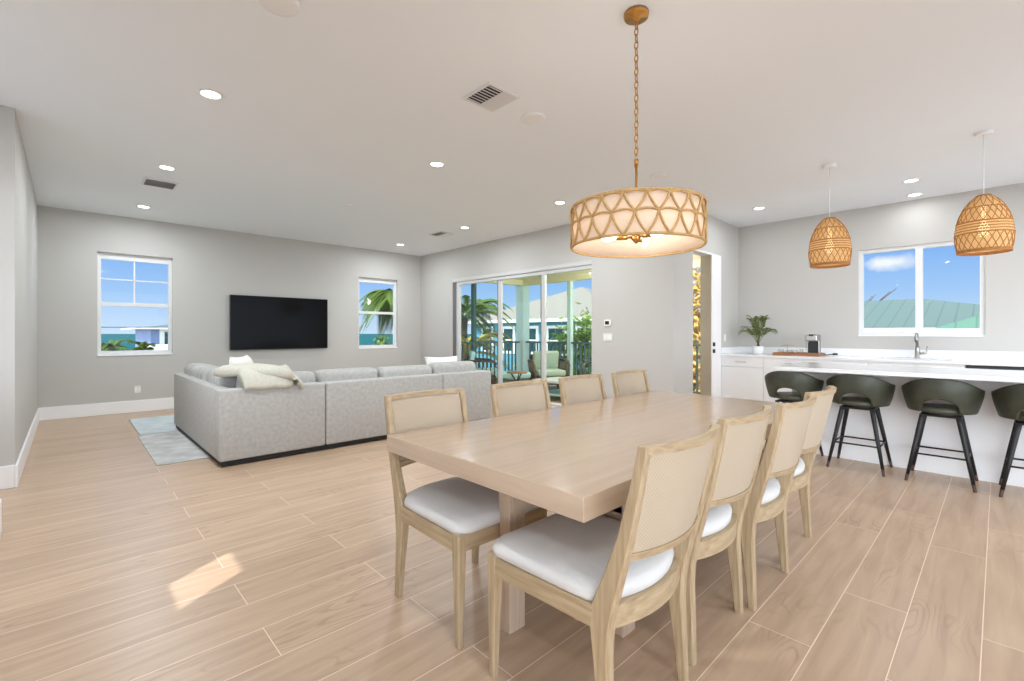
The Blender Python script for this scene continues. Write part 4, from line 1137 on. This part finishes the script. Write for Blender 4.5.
ln = nt.nodes.new('ShaderNodeVectorMath'); ln.operation = 'LENGTH'; L(ms.outputs[0], ln.inputs[0])
nz = nt.nodes.new('ShaderNodeTexNoise'); nz.inputs['Scale'].default_value = 22; nz.inputs['Detail'].default_value = 6; L(tc.outputs['Generated'], nz.inputs['Vector'])
sm = nt.nodes.new('ShaderNodeMath'); sm.operation = 'MULTIPLY_ADD'; sm.inputs[1].default_value = 2.2; L(nz.outputs['Fac'], sm.inputs[0])
ng = nt.nodes.new('ShaderNodeMath'); ng.operation = 'MULTIPLY'; ng.inputs[1].default_value = -1; L(ln.outputs['Value'], ng.inputs[0]); L(ng.outputs[0], sm.inputs[2])
mr = nt.nodes.new('ShaderNodeMapRange'); mr.inputs[1].default_value = .15; mr.inputs[2].default_value = 1.0; L(sm.outputs[0], mr.inputs[0])
mx = nt.nodes.new('ShaderNodeMix'); mx.data_type = 'RGBA'; L(mr.outputs[0], mx.inputs['Factor']); L(rp.outputs['Color'], mx.inputs[6]); mx.inputs[7].default_value = (.93,.95,1,1)
# glow added low on the sun's side, behind the viewer, to brighten the room
hd = Vector((-dv.x, -dv.y, 0)).normalized()
dt = nt.nodes.new('ShaderNodeVectorMath'); dt.operation = 'DOT_PRODUCT'; dt.inputs[1].default_value = tuple(hd); L(tc.outputs['Generated'], dt.inputs[0])
cl = nt.nodes.new('ShaderNodeMath'); cl.operation = 'MAXIMUM'; cl.inputs[1].default_value = 0; L(dt.outputs['Value'], cl.inputs[0])
p2 = nt.nodes.new('ShaderNodeMath'); p2.operation = 'POWER'; p2.inputs[1].default_value = 1.6; L(cl.outputs[0], p2.inputs[0])
zr = nt.nodes.new('ShaderNodeMapRange'); zr.interpolation_type = 'SMOOTHSTEP'; zr.inputs[1].default_value = .1; zr.inputs[2].default_value = .65; zr.inputs[3].default_value = 1; zr.inputs[4].default_value = 0; L(sep.outputs[2], zr.inputs[0])
pw = nt.nodes.new('ShaderNodeMath'); pw.operation = 'MULTIPLY'; L(p2.outputs[0], pw.inputs[0]); L(zr.outputs[0], pw.inputs[1])
gl = nt.nodes.new('ShaderNodeVectorMath'); gl.operation = 'SCALE'; gl.inputs[0].default_value = (.90,.95,1); 
gk = nt.nodes.new('ShaderNodeMath'); gk.operation = 'MULTIPLY'; gk.inputs[1].default_value = GLOW; L(pw.outputs[0], gk.inputs[0]); L(gk.outputs[0], gl.inputs['Scale'])
ga = nt.nodes.new('ShaderNodeVectorMath'); ga.operation = 'ADD'; L(mx.outputs[2], ga.inputs[0]); L(gl.outputs[0], ga.inputs[1])
L(ga.outputs[0], bg.inputs['Color']); bg.inputs['Strength'].default_value = 1.05

# ------------------------------------------------------------------ camera
cd = bpy.data.cameras.new('camera'); co = bpy.data.objects.new('camera', cd); COL.objects.link(co)
cd.sensor_fit = 'HORIZONTAL'; cd.sensor_width = 36; cd.lens = 465/1024*36
cd.shift_x = 0; cd.shift_y = -(340.5-333.3)/1024
co.location = (0, 0, H)
fwd = Vector((.6906, .7233, 0))
co.rotation_euler = fwd.to_track_quat('-Z', 'Y').to_euler()
cd.clip_end = 10000; cd.clip_start = .05
S.camera = co

vs = S.view_settings; vs.view_transform = 'Standard'; vs.look = 'None'; vs.gamma = 1; vs.use_curve_mapping = False
vs.exposure = 0
S.display_settings.display_device = 'sRGB'
S.cycles.use_denoising = True
S.cycles.max_bounces = 12; S.cycles.diffuse_bounces = 8; S.cycles.transparent_max_bounces = 16
S.cycles.sample_clamp_indirect = 6
S.cycles.caustics_reflective = False; S.cycles.caustics_refractive = False
